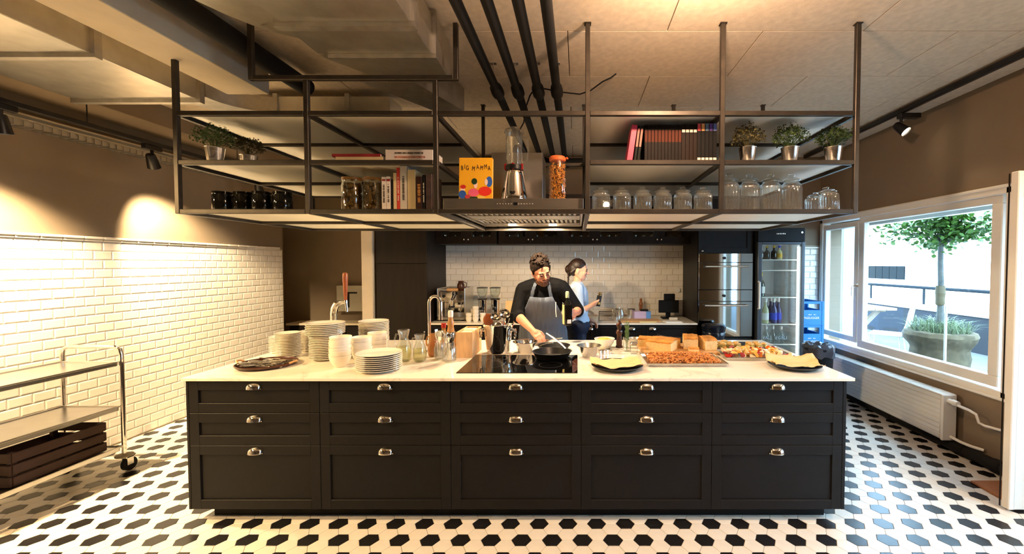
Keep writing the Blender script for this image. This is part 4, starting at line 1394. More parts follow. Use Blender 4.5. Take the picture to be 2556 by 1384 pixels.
hg = thing('herb_glass', 'drinking glass holding rosemary sprigs beside the pepper mill', 'glass', (.393, 3.30, CT))
MB().lathe(shell([(.024, 0), (.028, .01), (.031, .11)], .002), 18).build('tumbler', mt['glass'], hg)
sprigs(hg, 9, .235, .03, mt['rosemary'])
sk = thing('cube_shaker', 'small square glass shaker with steel lid in front of the rosemary', 'shaker', (.437, 3.205, CT))
MB().box(-.026, .026, -.026, .026, 0, .065, .004).build('body', mt['glass'], sk)
MB().box(-.027, .027, -.027, .027, .065, .09, .008).build('lid', mt['steel'], sk)
for k, (x, y, r) in enumerate(((.185, 3.19, .028), (.24, 3.225, .024))):
    c = MB()
    pts = []
    for a in range(0, 360, 10):
        rr = r*(1+.18*math.cos(R(a*6)))
        pts.append((rr*math.cos(R(a)), rr*math.sin(R(a))))
    vs = []; fs = []
    n = len(pts)
    for (p, q) in pts: vs += [(p, q, 0), (p, q, .03), (p*.96, q*.96, .03), (p*.96, q*.96, 0)]
    for i in range(n):
        j = (i+1) % n
        for e in range(4): fs.append((i*4+e, j*4+e, j*4+(e+1) % 4, i*4+(e+1) % 4))
    c.add(vs, fs)
    tag(c.build('pastry_cutter', mt['chrome'], loc=(x, y, CT)), ['larger fluted steel pastry cutter before the white bowl', 'smaller fluted steel pastry cutter before the white bowl'][k], 'cutter')
wh = thing('whisk', 'wire whisk lying by the pastry cutters', 'whisk', (.29, 3.20, CT+.022))
MB().cyl((-.10, .03, 0), (-.02, .01, 0), .008, n=8).build('handle', mt['steel'], wh)
ww = MB()
for k in range(6):
    a = PI*k/6
    ww.tube([(-.02+.09*math.sin(R(t))*1.0, .01+.02*math.cos(R(t))*math.cos(a), .02*math.cos(R(t))*math.sin(a)) for t in range(0, 181, 15)], .0011, 4)
ww.build('wires', mt['chrome'], wh)
steel_bowl(.50, 3.60, .055, .05, 'small grey bowl behind the rosemary glass', m='galv2')
np_ = MB().box(-.05, .05, -.035, .035, 0, .03, .012)
tag(np_.build('napkin_bundle', M('grey white napkin', srgb(190, 188, 190), .9, bump=.3), loc=(.60, 3.66, CT), rot=(0, 0, .4)), 'crumpled grey white napkin behind the bread board', 'napkin')

# ---- bread
bb = MB().box(-.29, .29, -.185, .185, 0, .024, .004)
tag(bb.build('bread_board', mt['oak'], loc=(.79, 3.325, CT), rot=(0, 0, R(2))), 'wooden board carrying cut bread', 'board')
crust = M('golden bread crust', srgb(206, 140, 66), .7, var=.35, scale=14, bump=.3, bscale=60)
crumb = M('pale bread crumb', srgb(232, 200, 140), .9, var=.10, scale=60, bump=.4, bscale=150)
def loaf(w, d, h, seed):
    r = random.Random(seed)
    nx, ny = 9, 7
    vs = []; fs = []
    for j in range(ny):
        for i in range(nx):
            u = i/(nx-1); v = j/(ny-1)
            vs.append(((u-.5)*w, (v-.5)*d, h*(.86+.14*math.sin(PI*v)+r.uniform(-.035, .035))))
    mb = MB().mat(0)
    for j in range(ny-1):
        for i in range(nx-1):
            a = j*nx+i
            fs.append((a, a+1, a+nx+1, a+nx))
    mb.add(vs, fs)
    def side(idx):
        m = len(idx)
        b = [(vs[i][0]*1.0, vs[i][1]*1.0, 0) for i in idx]
        t = [vs[i] for i in idx]
        md = [(p[0], p[1], p[2]-.012) for p in t]
        mb.mat(0).add(md+t, [(k, k+1, m+k+1, m+k) for k in range(m-1)])
        mb.mat(1).add(b+md, [(k, k+1, m+k+1, m+k) for k in range(m-1)])
    side([i for i in range(nx)]); side([j*nx+nx-1 for j in range(ny)])
    side([(ny-1)*nx+i for i in range(nx-1, -1, -1)]); side([j*nx for j in range(ny-1, -1, -1)])
    mb.mat(1).add([(-w/2, -d/2, 0), (w/2, -d/2, 0), (w/2, d/2, 0), (-w/2, d/2, 0)], [(3, 2, 1, 0)])
    return mb
BB = CT+.0245
for (x, y, w, d, h, rz, lab) in ((.685, 3.30, .20, .24, .082, R(-31), 'big cut block of golden flat bread on the board'),
                                 (.56, 3.42, .10, .13, .075, R(-20), 'dark crusted bread piece at the back corner of the board'),
                                 (.905, 3.33, .11, .20, .105, R(-12), 'tall cut bread block on the board beside the big one'),
                                 (1.024, 3.31, .10, .18, .095, R(10), 'tall cut bread block at the window end of the board'),
                                 (.895, 3.19, .075, .045, .03, R(-6), 'single bread slice lying on the board edge')):
    tag(loaf(w, d, h, int(x*100)).build('bread', [crust, crumb], loc=(x, y, BB), rot=(0, 0, rz)), lab, 'bread')

def sheet_tray(name, label, x, y, w, d, m, rz=0, h=.022):
    t = thing(name, label, 'tray', (x, y, CT), rz)
    mb = MB()
    mb.box(-w/2+.012, w/2-.012, -d/2+.012, d/2-.012, 0, .003)
    for (a, b, c, e, px, py) in ((-w/2, w/2, -d/2, -d/2, 0, 1), (-w/2, w/2, d/2, d/2, 0, -1)):
        y0, y1 = c, c+py*.014
        mb.add([(-w/2, y0, h), (w/2, y0, h), (w/2-.014, y1, .001), (-w/2+.014, y1, .001)], [(0, 1, 2, 3)] if py < 0 else [(3, 2, 1, 0)])
    for s in (-1, 1):
        x0 = s*w/2; x1 = s*(w/2-.014)
        mb.add([(x0, -d/2, h), (x0, d/2, h), (x1, d/2-.014, .001), (x1, -d/2+.014, .001)], [(0, 1, 2, 3)])
    mb.build('pan', m, t, smooth=False)
    rr = MB().tube([(-w/2, -d/2, h), (w/2, -d/2, h), (w/2, d/2, h), (-w/2, d/2, h)], .004, 6, closed=True)
    rr.build('rim', m, t)
    return t
sheet_tray('oven_tray', 'black enamel oven tray behind the bread board', .965, 3.665, .42, .22, mt['blackmetal'], h=.035)
tg = thing('tongs', 'dark tongs resting on the black oven tray', 'tongs', (.80, 3.64, CT+.04))
MB().tube([(-.09, .0, .03), (.0, .0, .012), (.07, .015, .0)], .006, 6, flat=.5).tube([(-.09, .0, .03), (.0, .02, .012), (.07, .035, .0)], .006, 6, flat=.5).build('arms', mt['steel'], tg)
MB().ball((-.09, 0, .03), .011, 8, 6).build('hinge', mt['black'], tg)
# penne tray
sheet_tray('baking_tray', 'steel baking tray heaped with penne in front of the bread board', .742, 2.948, .545, .335, mt['steel'])
pen = M('sauced penne', srgb(200, 134, 74), .45, var=.3, scale=25)
pr = random.Random(5)
mb = MB()
for k in range(1150):
    x = pr.uniform(-.235, .235); y = pr.uniform(-.135, .135)
    hz = .012+.030*max(0, 1-(abs(x)/.25)**4)*max(0, 1-(abs(y)/.15)**4)
    z = pr.uniform(.006, hz+.006)
    L = .019
    a = pr.uniform(0, 2*PI); e = pr.uniform(-.6, .6)
    d = Vector((math.cos(a)*math.cos(e), math.sin(a)*math.cos(e), math.sin(e)))*L
    c = Vector((x, y, z+.008))
    mb.tube([c-d*.5, c+d*.5], .0045, 6)
tag(mb.build('penne', pen, loc=(.742, 2.948, CT)), 'heap of orange sauced penne on the steel tray', 'pasta', kind='stuff')
# roasted vegetables, each its own
sheet_tray('baking_tray', 'steel baking tray of mixed roast vegetables at the window end', 1.325, 3.122, .515, .325, mt['steel'])
def wedge(r, a):
    mb = MB()
    n = 6
    vs = [(0, -r, 0), (0, r, 0)]
    for i in range(n+1):
        th = -a/2+a*i/n
        for j in range(1, 6):
            ph = PI*j/6
            vs.append((r*math.sin(ph)*math.cos(th)*.9, -r*math.cos(ph), r*math.sin(ph)*math.sin(th)))
    fs = []
    for i in range(n):
        for j in range(4):
            p = 2+i*5+j
            fs.append((p, p+1, p+6, p+5))
        fs.append((0, 2+i*5, 2+(i+1)*5)); fs.append((1, 2+(i+1)*5+4, 2+i*5+4))
    fs.append((0, 2, 3, 4, 5, 6, 1)); fs.append(tuple([0, 1]+[2+n*5+4-j for j in range(5)]))
    mb.add(vs, fs)
    return mb
vk = [('tomato_wedge', 'red tomato wedge among the roast vegetables', 'tomato', wedge(.026, 1.4).mesh('tomato_wedge', M('tomato red', srgb(190, 44, 26), .25, var=.2)), 'tomato wedges on the vegetable tray'),
      ('onion_wedge', 'purple onion wedge among the roast vegetables', 'onion', wedge(.022, 1.6).mesh('onion_wedge', M('onion purple', srgb(140, 44, 52), .3, var=.25)), 'onion wedges on the vegetable tray'),
      ('potato_piece', 'yellow potato piece among the roast vegetables', 'potato', wedge(.024, 1.9).mesh('potato_piece', M('potato yellow', srgb(222, 170, 84), .5, var=.2)), 'potato pieces on the vegetable tray'),
      ('fennel_piece', 'white fennel piece among the roast vegetables', 'fennel', wedge(.024, 1.5).mesh('fennel_piece', M('fennel white', srgb(232, 214, 176), .45, var=.1)), 'fennel pieces on the vegetable tray'),
      ('pepper_strip', 'orange pepper strip among the roast vegetables', 'pepper', wedge(.026, .9).mesh('pepper_strip', M('pepper orange', srgb(224, 120, 40), .3, var=.2)), 'pepper strips on the vegetable tray')]
vr = random.Random(11)
for k in range(105):
    nm, lab, ct_, me, grp = vk[vr.choice([0, 1, 2, 2, 3, 3, 3, 4])]
    x = 1.325+vr.uniform(-.215, .215); y = 3.122+vr.uniform(-.125, .125)
    o = inst(me, nm, None, (x, y, CT+.026+vr.uniform(0, .016)), (vr.uniform(0, 6), vr.uniform(0, 6), vr.uniform(0, 6)))
    tag(o, lab, ct_, grp)
# slate boards with little rolls
sl = [('slate_board', 'black slate board of small sandwiches next to the black oven tray', 1.225, 3.49, .27, .30, R(-8)), ('slate_board', 'black slate board of small sandwiches at the window corner of the island', 1.475, 3.50, .20, .30, R(-10))]
for nm, lab, x, y, w, d, rz in sl:
    tag(MB().box(-w/2, w/2, -d/2, d/2, 0, .008, .002).build(nm, mt['slate'], loc=(x, y, CT), rot=(0, 0, rz)), lab, 'board')
rollm = M('toasted bread', srgb(226, 176, 104), .7, var=.25, scale=30, bump=.2)
fillm = M('pale green filling', srgb(196, 180, 96), .6, var=.3, scale=50)
rl = thing('stuffed_roll', 'small stuffed sandwich on the slate board next to the oven tray', 'sandwich', (1.13, 3.41, CT+.0085), 0, 'stuffed sandwiches on the first slate')
MB().box(-.026, .026, -.021, .021, 0, .014, .004).build('bottom_half', rollm, rl)
MB().box(-.027, .027, -.0225, .022, .014, .021, .002).build('filling', fillm, rl)
MB().box(-.025, .026, -.021, .020, .021, .038, .007).build('top_half', rollm, rl)
rr_ = random.Random(2)
for k, (x, y) in enumerate([(1.19, 3.39), (1.25, 3.385), (1.31, 3.40), (1.14, 3.48), (1.20, 3.46), (1.27, 3.46), (1.325, 3.47), (1.17, 3.54), (1.25, 3.53)]):
    dup(rl, (x, y, CT+.0085), rr_.uniform(0, 6))
for k, (x, y) in enumerate([(1.42, 3.39), (1.48, 3.385), (1.53, 3.41), (1.43, 3.46), (1.49, 3.46)]):
    dup(rl, (x, y, CT+.0085), rr_.uniform(0, 6), 'small stuffed sandwich on the slate board at the window corner', 'stuffed sandwiches on the second slate')
sv = thing('cake_server', 'steel server lying at the window edge of the island', 'server', (1.60, 3.42, CT+.001))
MB().box(-.07, .02, -.006, .006, 0, .005, .002).build('handle', mt['darkwood'], sv)
MB().prism([(.02, -.008), (.09, -.022), (.11, 0), (.09, .022), (.02, .008)], .002, .004).build('blade', mt['chrome'], sv)
sv.rotation_euler = (0, 0, R(55))

# round plates with crumpled baking paper
def paper_sheet(w, d, seed, curl):
    r = random.Random(seed)
    nx, ny = 18, 14
    vs = []; fs = []
    for j in range(ny):
        for i in range(nx):
            u = i/(nx-1)*2-1; v = j/(ny-1)*2-1
            rim = max(0, math.hypot(u*w/2, v*d/2)-.13)
            z = .006+rim*.34+.010*math.sin(5*u+3*v+seed)*abs(u)+.007*abs(math.sin(6*v-2*u+seed))+.006*abs(math.sin(4*u+5*v))+r.uniform(0, .005)+curl*max(0, v-.2)**2*.05
            vs.append((u*w/2*(1+.04*math.sin(3*v)), v*d/2, z))
    for j in range(ny-1):
        for i in range(nx-1):
            a = j*nx+i
            fs.append((a, a+1, a+nx+1, a+nx))
    return MB().add(vs, fs)
for (x, y, r, w, d, rz, lab, plab, cu) in ((.265, 2.754, .172, .33, .20, R(8), 'round black plate lined with paper beside the cooktop', 'brown baking paper on the round plate beside the cooktop', .3),
                                          (1.452, 2.772, .165, .31, .20, R(-6), 'round black plate lined with paper at the window corner', 'brown baking paper on the round plate at the window corner', 1.0)):
    tag(MB().lathe([(0, 0), (r*.72, 0), (r*.80, .006), (r, .026), (r*.99, .029), (r*.78, .011), (r*.7, .007), (0, .007)], 40).build('serving_plate', mt['slate'], loc=(x, y, CT)), lab, 'plate')
    po = paper_sheet(w, d, int(x*10), cu).build('baking_paper', mt['paper'], loc=(x, y, CT+.0115), rot=(0, 0, rz), ang=60)
    md = po.modifiers.new('thickness', 'SOLIDIFY'); md.thickness = .0006
    tag(po, plab, 'paper')
# ================================================================== things on the hanging shelf
def px2x(px, Y): return (px-1441)*Y/1041.2
# dark jars
dj = thing('dark_jar', 'squat black glass jar on the lowest shelf, nearest the shelf end', 'jar', (-2.285, 2.70, SH[0]), 0, 'four squat black jars')
mt['darkglass'] = M('near black glass', srgb(14, 14, 12), .06, var=.1, spec=.7)
MB().lathe([(0, 0), (.052, 0), (.056, .006), (.056, .105), (.050, .114), (.050, .118)], 20).build('body', mt['darkglass'], dj)
MB().lathe([(.050, .118), (.054, .119), (.054, .132), (0, .134)], 20).build('lid', mt['darkglass'], dj)
for k in range(1, 4): dup(dj, (-2.285+.1265*k, 2.70+.01*(k % 2), SH[0]), None, 'squat black glass jar on the lowest shelf, '+ORD[k]+' from the shelf end')
tag(MB().box(-.085, .085, -.06, .06, 0, .035, .004).build('black_box', mt['black'], loc=(-1.50, 3.00, SH[0])), 'flat black box lying behind the olive jars', 'box')
# olive jars
olive = M('brown olives', srgb(104, 74, 26), .25, var=.4, scale=40)
orr = random.Random(4)
for i, (x, r, lab) in enumerate(((-1.43, .063, 'glass jar packed with brown olives, the wider one'), (-1.298, .057, 'glass jar packed with brown olives next to the books'))):
    j = thing('olive_jar', lab, 'jar', (x, 2.665, SH[0]))
    MB().lathe(shell([(r*.92, 0), (r, .008), (r, .165), (r*.9, .185), (r*.94, .20)], .0025), 22).build('jar_glass', mt['thin'], j)
    MB().lathe([(r*.95, .196), (r*.97, .20), (r*.95, .214), (0, .216)], 20).build('lid', mt['amber'], j)
    ol = MB()
    for k in range(150):
        a = orr.uniform(0, 2*PI); q = math.sqrt(orr.random())*(r-.016)
        if k < 110: q = r-.0155
        ol.ball((q*math.cos(a), q*math.sin(a), orr.uniform(.012, .175)), .0115, 7, 5, (1, 1, 1.15))
    tag(ol.build('olives', olive, j), kind='stuff')
# books
def book(name, label, loc, w, h, d, cover, pages=None, rz=0, lean=0, flat=False, group=None, band=None):
    """spine faces -y; upright: width w (x), height h (z), depth d (y)"""
    b = thing(name, label, 'book', loc, 0, group)
    c = MB()
    t = .0025
    c.box(-w/2, -w/2+t, 0, d, 0, h, .0008).box(w/2-t, w/2, 0, d, 0, h, .0008).box(-w/2, w/2, -.001, t, 0, h, .0012)
    c.build('cover', cover, b)
    MB().box(-w/2+t, w/2-t, t, d-.004, .004, h-.004).build('pages', pages or mt['paperwhite'], b, smooth=False)
    if band:
        for (z0, z1, m) in band:
            MB().box(-w*.41, w*.41, -.0016, .0, z0*h, z1*h).build('spine_band', m, b, smooth=False)
    b.rotation_euler = (0, lean, rz)
    if flat: b.rotation_euler = (0, R(-90), 0)
    return b
cW = M('white book cover', srgb(216, 208, 200), .5); cC = M('cream book cover', srgb(206, 186, 142), .6); cR = M('red book cover', srgb(196, 52, 34), .5)
cG = M('pale grey book cover', srgb(196, 190, 178), .6); cD = M('dark maroon book cover', srgb(54, 18, 14), .5); cK = M('black book cover', srgb(13, 12, 12), .6, spec=.2)
cM = M('dark printed magazine', srgb(66, 52, 48), .4, var=.5, scale=18); cP = M('pink book cover', srgb(206, 62, 96), .45); cCr = M('crimson book cover', srgb(140, 30, 34), .5, var=.3, scale=20)
lK = M('dark lettering', srgb(70, 60, 50), .7); lW = M('pale lettering', srgb(226, 216, 196), .6); lO = M('orange lettering', srgb(226, 160, 84), .6); lT = M('rust spine panel', srgb(84, 42, 28), .7, spec=.2)
YBk = 2.60
def upright(px0, px1, ytop, label, cover, Z, d=.19, txt=None, tm=None, lean=0, y=YBk, group=None, band=None, tsize=.6):
    x0, x1 = px2x(px0, y), px2x(px1, y)
    w = (x1-x0)*.97
    h = CAM_H+(660-ytop)*y/1041.2-Z-.004
    b = book('book', label, ((x0+x1)/2, y, Z), w, h, d, cover, lean=lean, band=band, group=group)
    if txt:
        me = dashes(h*.55, min(w*tsize*.7, .02), tm or lK, len(txt)+int(px0), 40)
        inst(me, 'lettering', b, (0, -.0016, h*.5), (R(90), R(90), 0))
    return b
upright(955.5, 966.5, 441, 'slim white book with red heart mark next to the olive jar', cW, SH[0], txt='DIE KUCHE', tm=lK, band=[(.88, .93, cCr)])
upright(967, 977.5, 440, 'slim white book with dark red mark, second from the olive jar', cW, SH[0], txt='DAS BUCH', tm=lK, band=[(.86, .93, cCr)])
upright(979, 983.5, 447, 'thin black slab standing in for the shaded gap between white and cream books', cK, SH[0], d=.16)  # black book shape added for the shade in an empty gap
upright(984.5, 992.5, 431, 'plain cream book beside the red one', cC, SH[0])
upright(993, 1000.5, 418, 'thin red book standing on the lowest shelf', cR, SH[0], txt='CUCINA', tm=lW)
upright(1001, 1018.5, 414, 'tall pale grey book with long spine title', cG, SH[0], txt='Nordische Kuche', tm=lK, tsize=.5)
upright(1019.5, 1040, 423, 'thick plain cream book on the lowest shelf', cC, SH[0])
upright(1041, 1055.5, 440, 'dark maroon book with orange lettering', cD, SH[0], txt='BROT', tm=lO, tsize=1.1)
upright(1056.5, 1063, 436, 'slim black book with white title, beside the magazine', cK, SH[0], txt='FISCH', tm=lW)
upright(1065, 1080, 434, 'dark printed magazine leaning at the frame post', cM, SH[0])
# lying books
def lying(px0, px1, z, t, label, cover, txt=None, tm=None, d=.2, y=2.60, size=.013, tx=0):
    x0, x1 = px2x(px0, y), px2x(px1, y)
    b = thing('book', label, 'book', ((x0+x1)/2, y, z))
    w = x1-x0
    MB().box(-w/2, w/2, 0, .002, 0, t, .0008).box(-w/2, w/2, 0, d, 0, .002, .0006).box(-w/2, w/2, 0, d, t-.002, t, .0006).build('cover', cover, b)
    MB().box(-w/2+.003, w/2-.003, .002, d-.004, .002, t-.002).build('pages', mt['paperwhite'], b, smooth=False)
    if txt:
        inst(text_mesh(txt, size, tm, bold=.0003) if txt != '-' else dashes(w*.62, size, tm, 8, 50), 'lettering', b, (tx, -.0012, t/2), (R(90), 0, 0))
    return b
lying(841, 957, SH[1]+.0005, .0185, 'black book with white title at the bottom of the lying pile', cK, 'XIBEIX', lW, tx=-.10, size=.016)
lying(842, 960, SH[1]+.0195, .0215, 'cream paperback in the middle of the lying pile', cC)
lying(833, 954, SH[1]+.0415, .0175, 'red book on top of the lying pile', cCr, d=.18)
lying(961, 1083, SH[1]+.0005, .0175, 'black patterned book under the thick white one', M('black patterned cover', srgb(34, 30, 26), .4, var=.8, scale=40))
wbk = lying(966, 1083, SH[1]+.0185, .066, 'thick white book with long title lying beside the pile', cW, '-', lK, size=.011)
MB().box(-.09, .10, -.0015, 0, .014, .026).build('spine_picture', M('mixed spine picture', srgb(176, 120, 104), .5, var=.6, scale=40), wbk, smooth=False)
for ch in wbk.children:
    if ch.name.startswith('lettering'): ch.location.z = .045
# encyclopedia row
zt = SH[1]
xs0 = 1602.0
upright(1562, 1576, 312, 'pink and crimson book leaning at the end of the long book row', cP, zt, lean=R(8.5), d=.17, y=2.62)
n = 0
names_dark = 'dark volume with rust spine panel'
names_plain = 'plain brown volume with silver mark'
cE = M('dark leather volume', srgb(20, 14, 12), .6, var=.2, spec=.2); cE2 = M('brown leather volume', srgb(30, 20, 15), .6, var=.2, spec=.2)
cE3 = M('green black volume', srgb(14, 18, 16), .6, var=.2, spec=.2)
for k in range(2):
    upright(1579.5+8*k, 1586+8*k, 314, ['dark green leaning volume with pink line, next to the pink book', 'dark green leaning volume with pink line, against the long row'][k], cE3, zt, lean=R(7), d=.17, y=2.62, group='leaning green volumes', band=[(.45, .92, M('pink spine line', srgb(180, 110, 96), .6))])
px = 1607.0
for k in range(11):
    w = 8.2
    upright(px, px+w, 313, names_dark+', '+ORD[k]+' from the leaning ones', cE, zt, d=.17, y=2.62, group='volumes with rust spine panel', band=[(.56, .86, lT), (.06, .4, M('silver spine line', srgb(92, 84, 72), .4))] if False else [(.56, .86, lT)])
    px += w+.15
for k in range(4):
    upright(px, px+9.4, 312, names_plain+', '+ORD[k]+' after the rust ones', cE2, zt, d=.17, y=2.62, group='plain brown volumes', band=[(.80, .87, lW)])
    px += 9.6
for c_, nm in (((214, 84, 90), 'pink'), ((224, 160, 96), 'orange'), ((98, 124, 150), 'grey blue'), ((96, 62, 140), 'violet'), ((98, 112, 170), 'blue')):
    upright(px, px+9.6, 310, 'black volume with %s top band at the post end of the row' % nm, cK, zt, d=.17, y=2.62, band=[(.82, .998, M(nm+' band', srgb(*c_), .5)), (.05, .16, lW)])
    px += 9.8

# ---- potted herbs
def foliage(rx, rz, n, seed, m, parent, zc):
    r = random.Random(seed)
    mb = MB()
    for k in range(26):
        a = r.uniform(0, 2*PI); e = r.uniform(.2, 1.4)
        d = Vector((math.cos(a)*math.cos(e)*rx, math.sin(a)*math.cos(e)*rx, zc-.03+rz*math.sin(e)))
        mb.tube([Vector((0, 0, .09)), d*.5+Vector((0, 0, .06)), d], .0014, 4)
    for k in range(n):
        a = r.uniform(0, 2*PI); u = r.uniform(-.35, 1); q = r.uniform(.55, 1.0)**.6
        cu = math.sqrt(max(0, 1-u*u))
        c = Vector((rx*cu*math.cos(a), rx*cu*math.sin(a), rz*u))*q*(1+.16*math.sin(5*a+seed)+.1*r.uniform(-1, 1))
        c.z += zc
        d = Vector((r.uniform(-1, 1), r.uniform(-1, 1), r.uniform(-.3, 1))).normalized()
        w = d.cross(Vector((r.uniform(-1, 1), r.uniform(-1, 1), 1))).normalized()
        L = r.uniform(.010, .019); W = L*.36
        mb.add([c-d*L*.5, c+w*W, c+d*L*.5, c-w*W], [(0, 1, 2, 3)])
    o = mb.build('foliage', m, parent, smooth=False)
    return o
mt['potmetal'] = M('bright zinc pot', (.86, .84, .81), .2, 1.0, var=.04)
def pot(x, y, z, label, m, seed, fr=.095, fz=.085):
    p = thing('herb_pot', label, 'plant', (x, y, z))
    MB().lathe([(0, 0), (.036, 0), (.038, .003), (.050, .088), (.051, .090), (.052, .108), (.0545, .112), (.051, .114), (.047, .10), (0, .095)], 24).build('metal_pot', mt['potmetal'], p)
    foliage(fr, fz, 900, seed, m, p, .17)
    return p
pot(-2.295, 2.665, SH[1], 'dark bushy herb in a shiny metal pot at the outer end of the shelf', mt['leaf'], 1, .105, .08)
pot(-2.235, 2.86, SH[1], 'drooping dark herb in a shiny pot tucked behind its neighbour', mt['leaf_b'], 2, .09, .06)
pot(px2x(1862, 2.66), 2.66, SH[1], 'olive brown bushy herb in a shiny pot next to the frame post', mt['leaf_b'], 3)
pot(px2x(1967, 2.66), 2.66, SH[1], 'full bright green herb in a shiny pot, middle of three', mt['leaf'], 4, .10, .085)
pot(px2x(2074, 2.66), 2.66, SH[1], 'spreading green herb in a shiny pot at the window end', mt['leaf'], 5, .095, .07)

# ---- lidded glass jars
def ribbed_jar(name, label, x, y, z, r, h, grp, lidtilt=0):
    j = thing(name, label, 'jar', (x, y, z+.0005), 0, grp)
    prof = [(r*.90, 0), (r, .008), (r, h*.60), (r*.92, h*.70), (r*.70, h*.76), (r*.70, h*.80), (r*.76, h*.81)]
    MB().lathe(shell(prof, .003), 96, ripple=(24, .022)).build('jar_body', mt['glass'], j)
    M_ = Matrix.Rotation(lidtilt, 4, 'Y')
    MB().lathe([(0, h*.79), (r*.62, h*.79), (r*.64, h*.815), (r*.84, h*.82), (r*.86, h*.835), (r*.80, h*.85), (r*.5, h*.885), (r*.22, h*.905), (r*.22, h*.92), (r*.34, h*.955), (r*.30, h*.99), (0, h)], 24, M=M_).build('lid', mt['glass'], j)
    return j
j0 = ribbed_jar('glass_jar', 'squat ribbed glass jar with knob lid, nearest the hood', px2x(1500, 2.64), 2.64, SH[0], .056, .152, 'six squat lidded jars')
for k, p in enumerate((1552, 1603, 1653, 1703, 1753)): dup(j0, (px2x(p, 2.64), 2.64, SH[0]+.0005), None, 'squat ribbed glass jar with knob lid, '+ORD[k+1]+' from the hood')
t0 = ribbed_jar('tall_glass_jar', 'tall ribbed glass jar with knob lid, right beside the squat jars', px2x(1818, 2.64), 2.64, SH[0], .0625, .235, 'four tall lidded jars')
for k, p in enumerate((1868, 1920, 1972)): dup(t0, (px2x(p, 2.645), 2.645, SH[0]+.0005), None, 'tall ribbed glass jar with knob lid, '+ORD[k+1]+' from the squat jars')
ribbed_jar('small_glass_jar', 'small ribbed jar half hidden behind its neighbour at the window end', px2x(2028, 2.74), 2.74, SH[0], .052, .135, None, R(6))
ribbed_jar('small_glass_jar', 'small ribbed jar with crooked lid at the window end of the shelf', px2x(2066, 2.62), 2.62, SH[0], .056, .15, None, R(-9))

# ---- on the hood: cook book, blender, pasta jar
HT = HZ+.068
bk_ = thing('cook_book', 'yellow cook book titled BIG MAMMA standing on the hood', 'book', (px2x(1189, 2.62), 2.612, HT+.002), 0)
yel = M('yellow book cover', srgb(232, 172, 34), .45, var=.03)
w, h = .208, .262
MB().box(-w/2, w/2, 0, .003, 0, h, .0008).box(-w/2, w/2, .025, .028, 0, h, .0008).box(-w/2, -w/2+.003, 0, .028, 0, h).build('cover', yel, bk_)
MB().box(-w/2+.003, w/2-.004, .003, .025, .004, h-.004).build('pages', mt['paperwhite'], bk_, smooth=False)
ink = M('black print', srgb(28, 24, 26), .6)
tx = 0
for i, (chh, dx, dz, a) in enumerate(zip('BIG MAMMA', (-.085, -.069, -.052, 0, -.014, .012, .037, .062, .084), (.0, .008, .0, 0, -.004, .006, 0, .008, -.002), (-4, 3, -3, 0, 6, -5, 5, -8, -3))):
    if chh == ' ': continue
    lo_ = inst(text_mesh(chh, .042, ink), 'lettering', bk_, (dx, -.0008, .196+dz), (R(90), R(a), 0))
    lo_.scale = (.62, 1, 1)
def blob(name, c, x, z, rx, rz, k):
    MB().prism([(rx*math.cos(R(a)), rz*math.sin(R(a))) for a in range(0, 360, 24)], 0, .0006, Matrix.Rotation(R(90), 4, 'X')).build(name, M(name+' print', srgb(*c), .5), bk_, loc=(x, -.0002-.0003*k, z))
blob('printed_shape', (44, 92, 176), -.082, .03, .024, .026, 1); blob('printed_shape', (196, 44, 36), -.078, .078, .018, .013, 2)
blob('printed_shape', (236, 214, 196), -.08, .062, .014, .014, 1); blob('printed_shape', (226, 96, 128), -.012, .042, .034, .026, 1)
blob('printed_shape', (238, 206, 196), 0.0, .092, .012, .024, 1); blob('printed_shape', (28, 58, 30), -.008, .112, .018, .02, 2)
blob('printed_shape', (216, 50, 36), .058, .05, .042, .03, 2); blob('printed_shape', (44, 92, 176), .084, .11, .02, .034, 1)
blob('printed_shape', (232, 208, 198), .066, .108, .01, .02, 2); blob('printed_shape', (226, 196, 96), .036, .01, .024, .012, 3)
blob('printed_shape', (36, 62, 30), -.02, .008, .05, .009, 1); blob('printed_shape', (196, 62, 70), -.05, .016, .016, .013, 3)
bk_.rotation_euler = (R(-4), 0, 0)

bl = thing('blender', 'steel stand blender with tall glass beaker on the hood', 'blender', (px2x(1283, 2.66), 2.69, HT))
MB().lathe([(0, 0), (.082, 0), (.085, .006), (.082, .03), (.06, .16), (.056, .185), (.05, .195), (0, .196)], 28).build('motor_base', mt['chrome'], bl)
MB().lathe([(.05, .196), (.058, .20), (.058, .225), (.05, .23)], 20).build('collar', mt['blackmetal'], bl)
MB().lathe(shell([(.047, .225), (.05, .235), (.054, .41), (.056, .43)], .0035), 24).build('beaker', mt['glass'], bl)
MB().lathe([(0, .43), (.058, .43), (.062, .435), (.058, .452), (.03, .456), (.028, .468), (0, .47)], 24).build('lid', mt['glass'], bl)
MB().tube([(.052, .0, .41), (.085, -.01, .40), (.09, -.01, .33), (.085, -.01, .26), (.052, 0, .25)], .006, 8).build('handle', mt['glass'], bl)
MB().lathe([(0, -.006), (.016, -.005), (.018, .0), (0, .002)], 16, M=Matrix.Rotation(R(75), 4, 'X'), c=(0, -.077, .05)).build('dial', mt['blackmetal'], bl)
rd = MB()
for s in (-1, 0, 1): rd.box(s*.052-.008, s*.052+.008, -.056 if s == 0 else -.03, -.04 if s == 0 else -.015, .196, .235, .003)
rd.build('red_clip', M('dark red clip', srgb(130, 24, 18), .4), bl)
pj = thing('pasta_jar', 'tall glass jar of dry pasta with orange lid on the hood', 'jar', (px2x(1392, 2.66), 2.66, HT))
MB().lathe(shell([(.05, 0), (.054, .006), (.054, .225), (.048, .245)], .0025), 24).build('jar_glass', mt['thin'], pj)
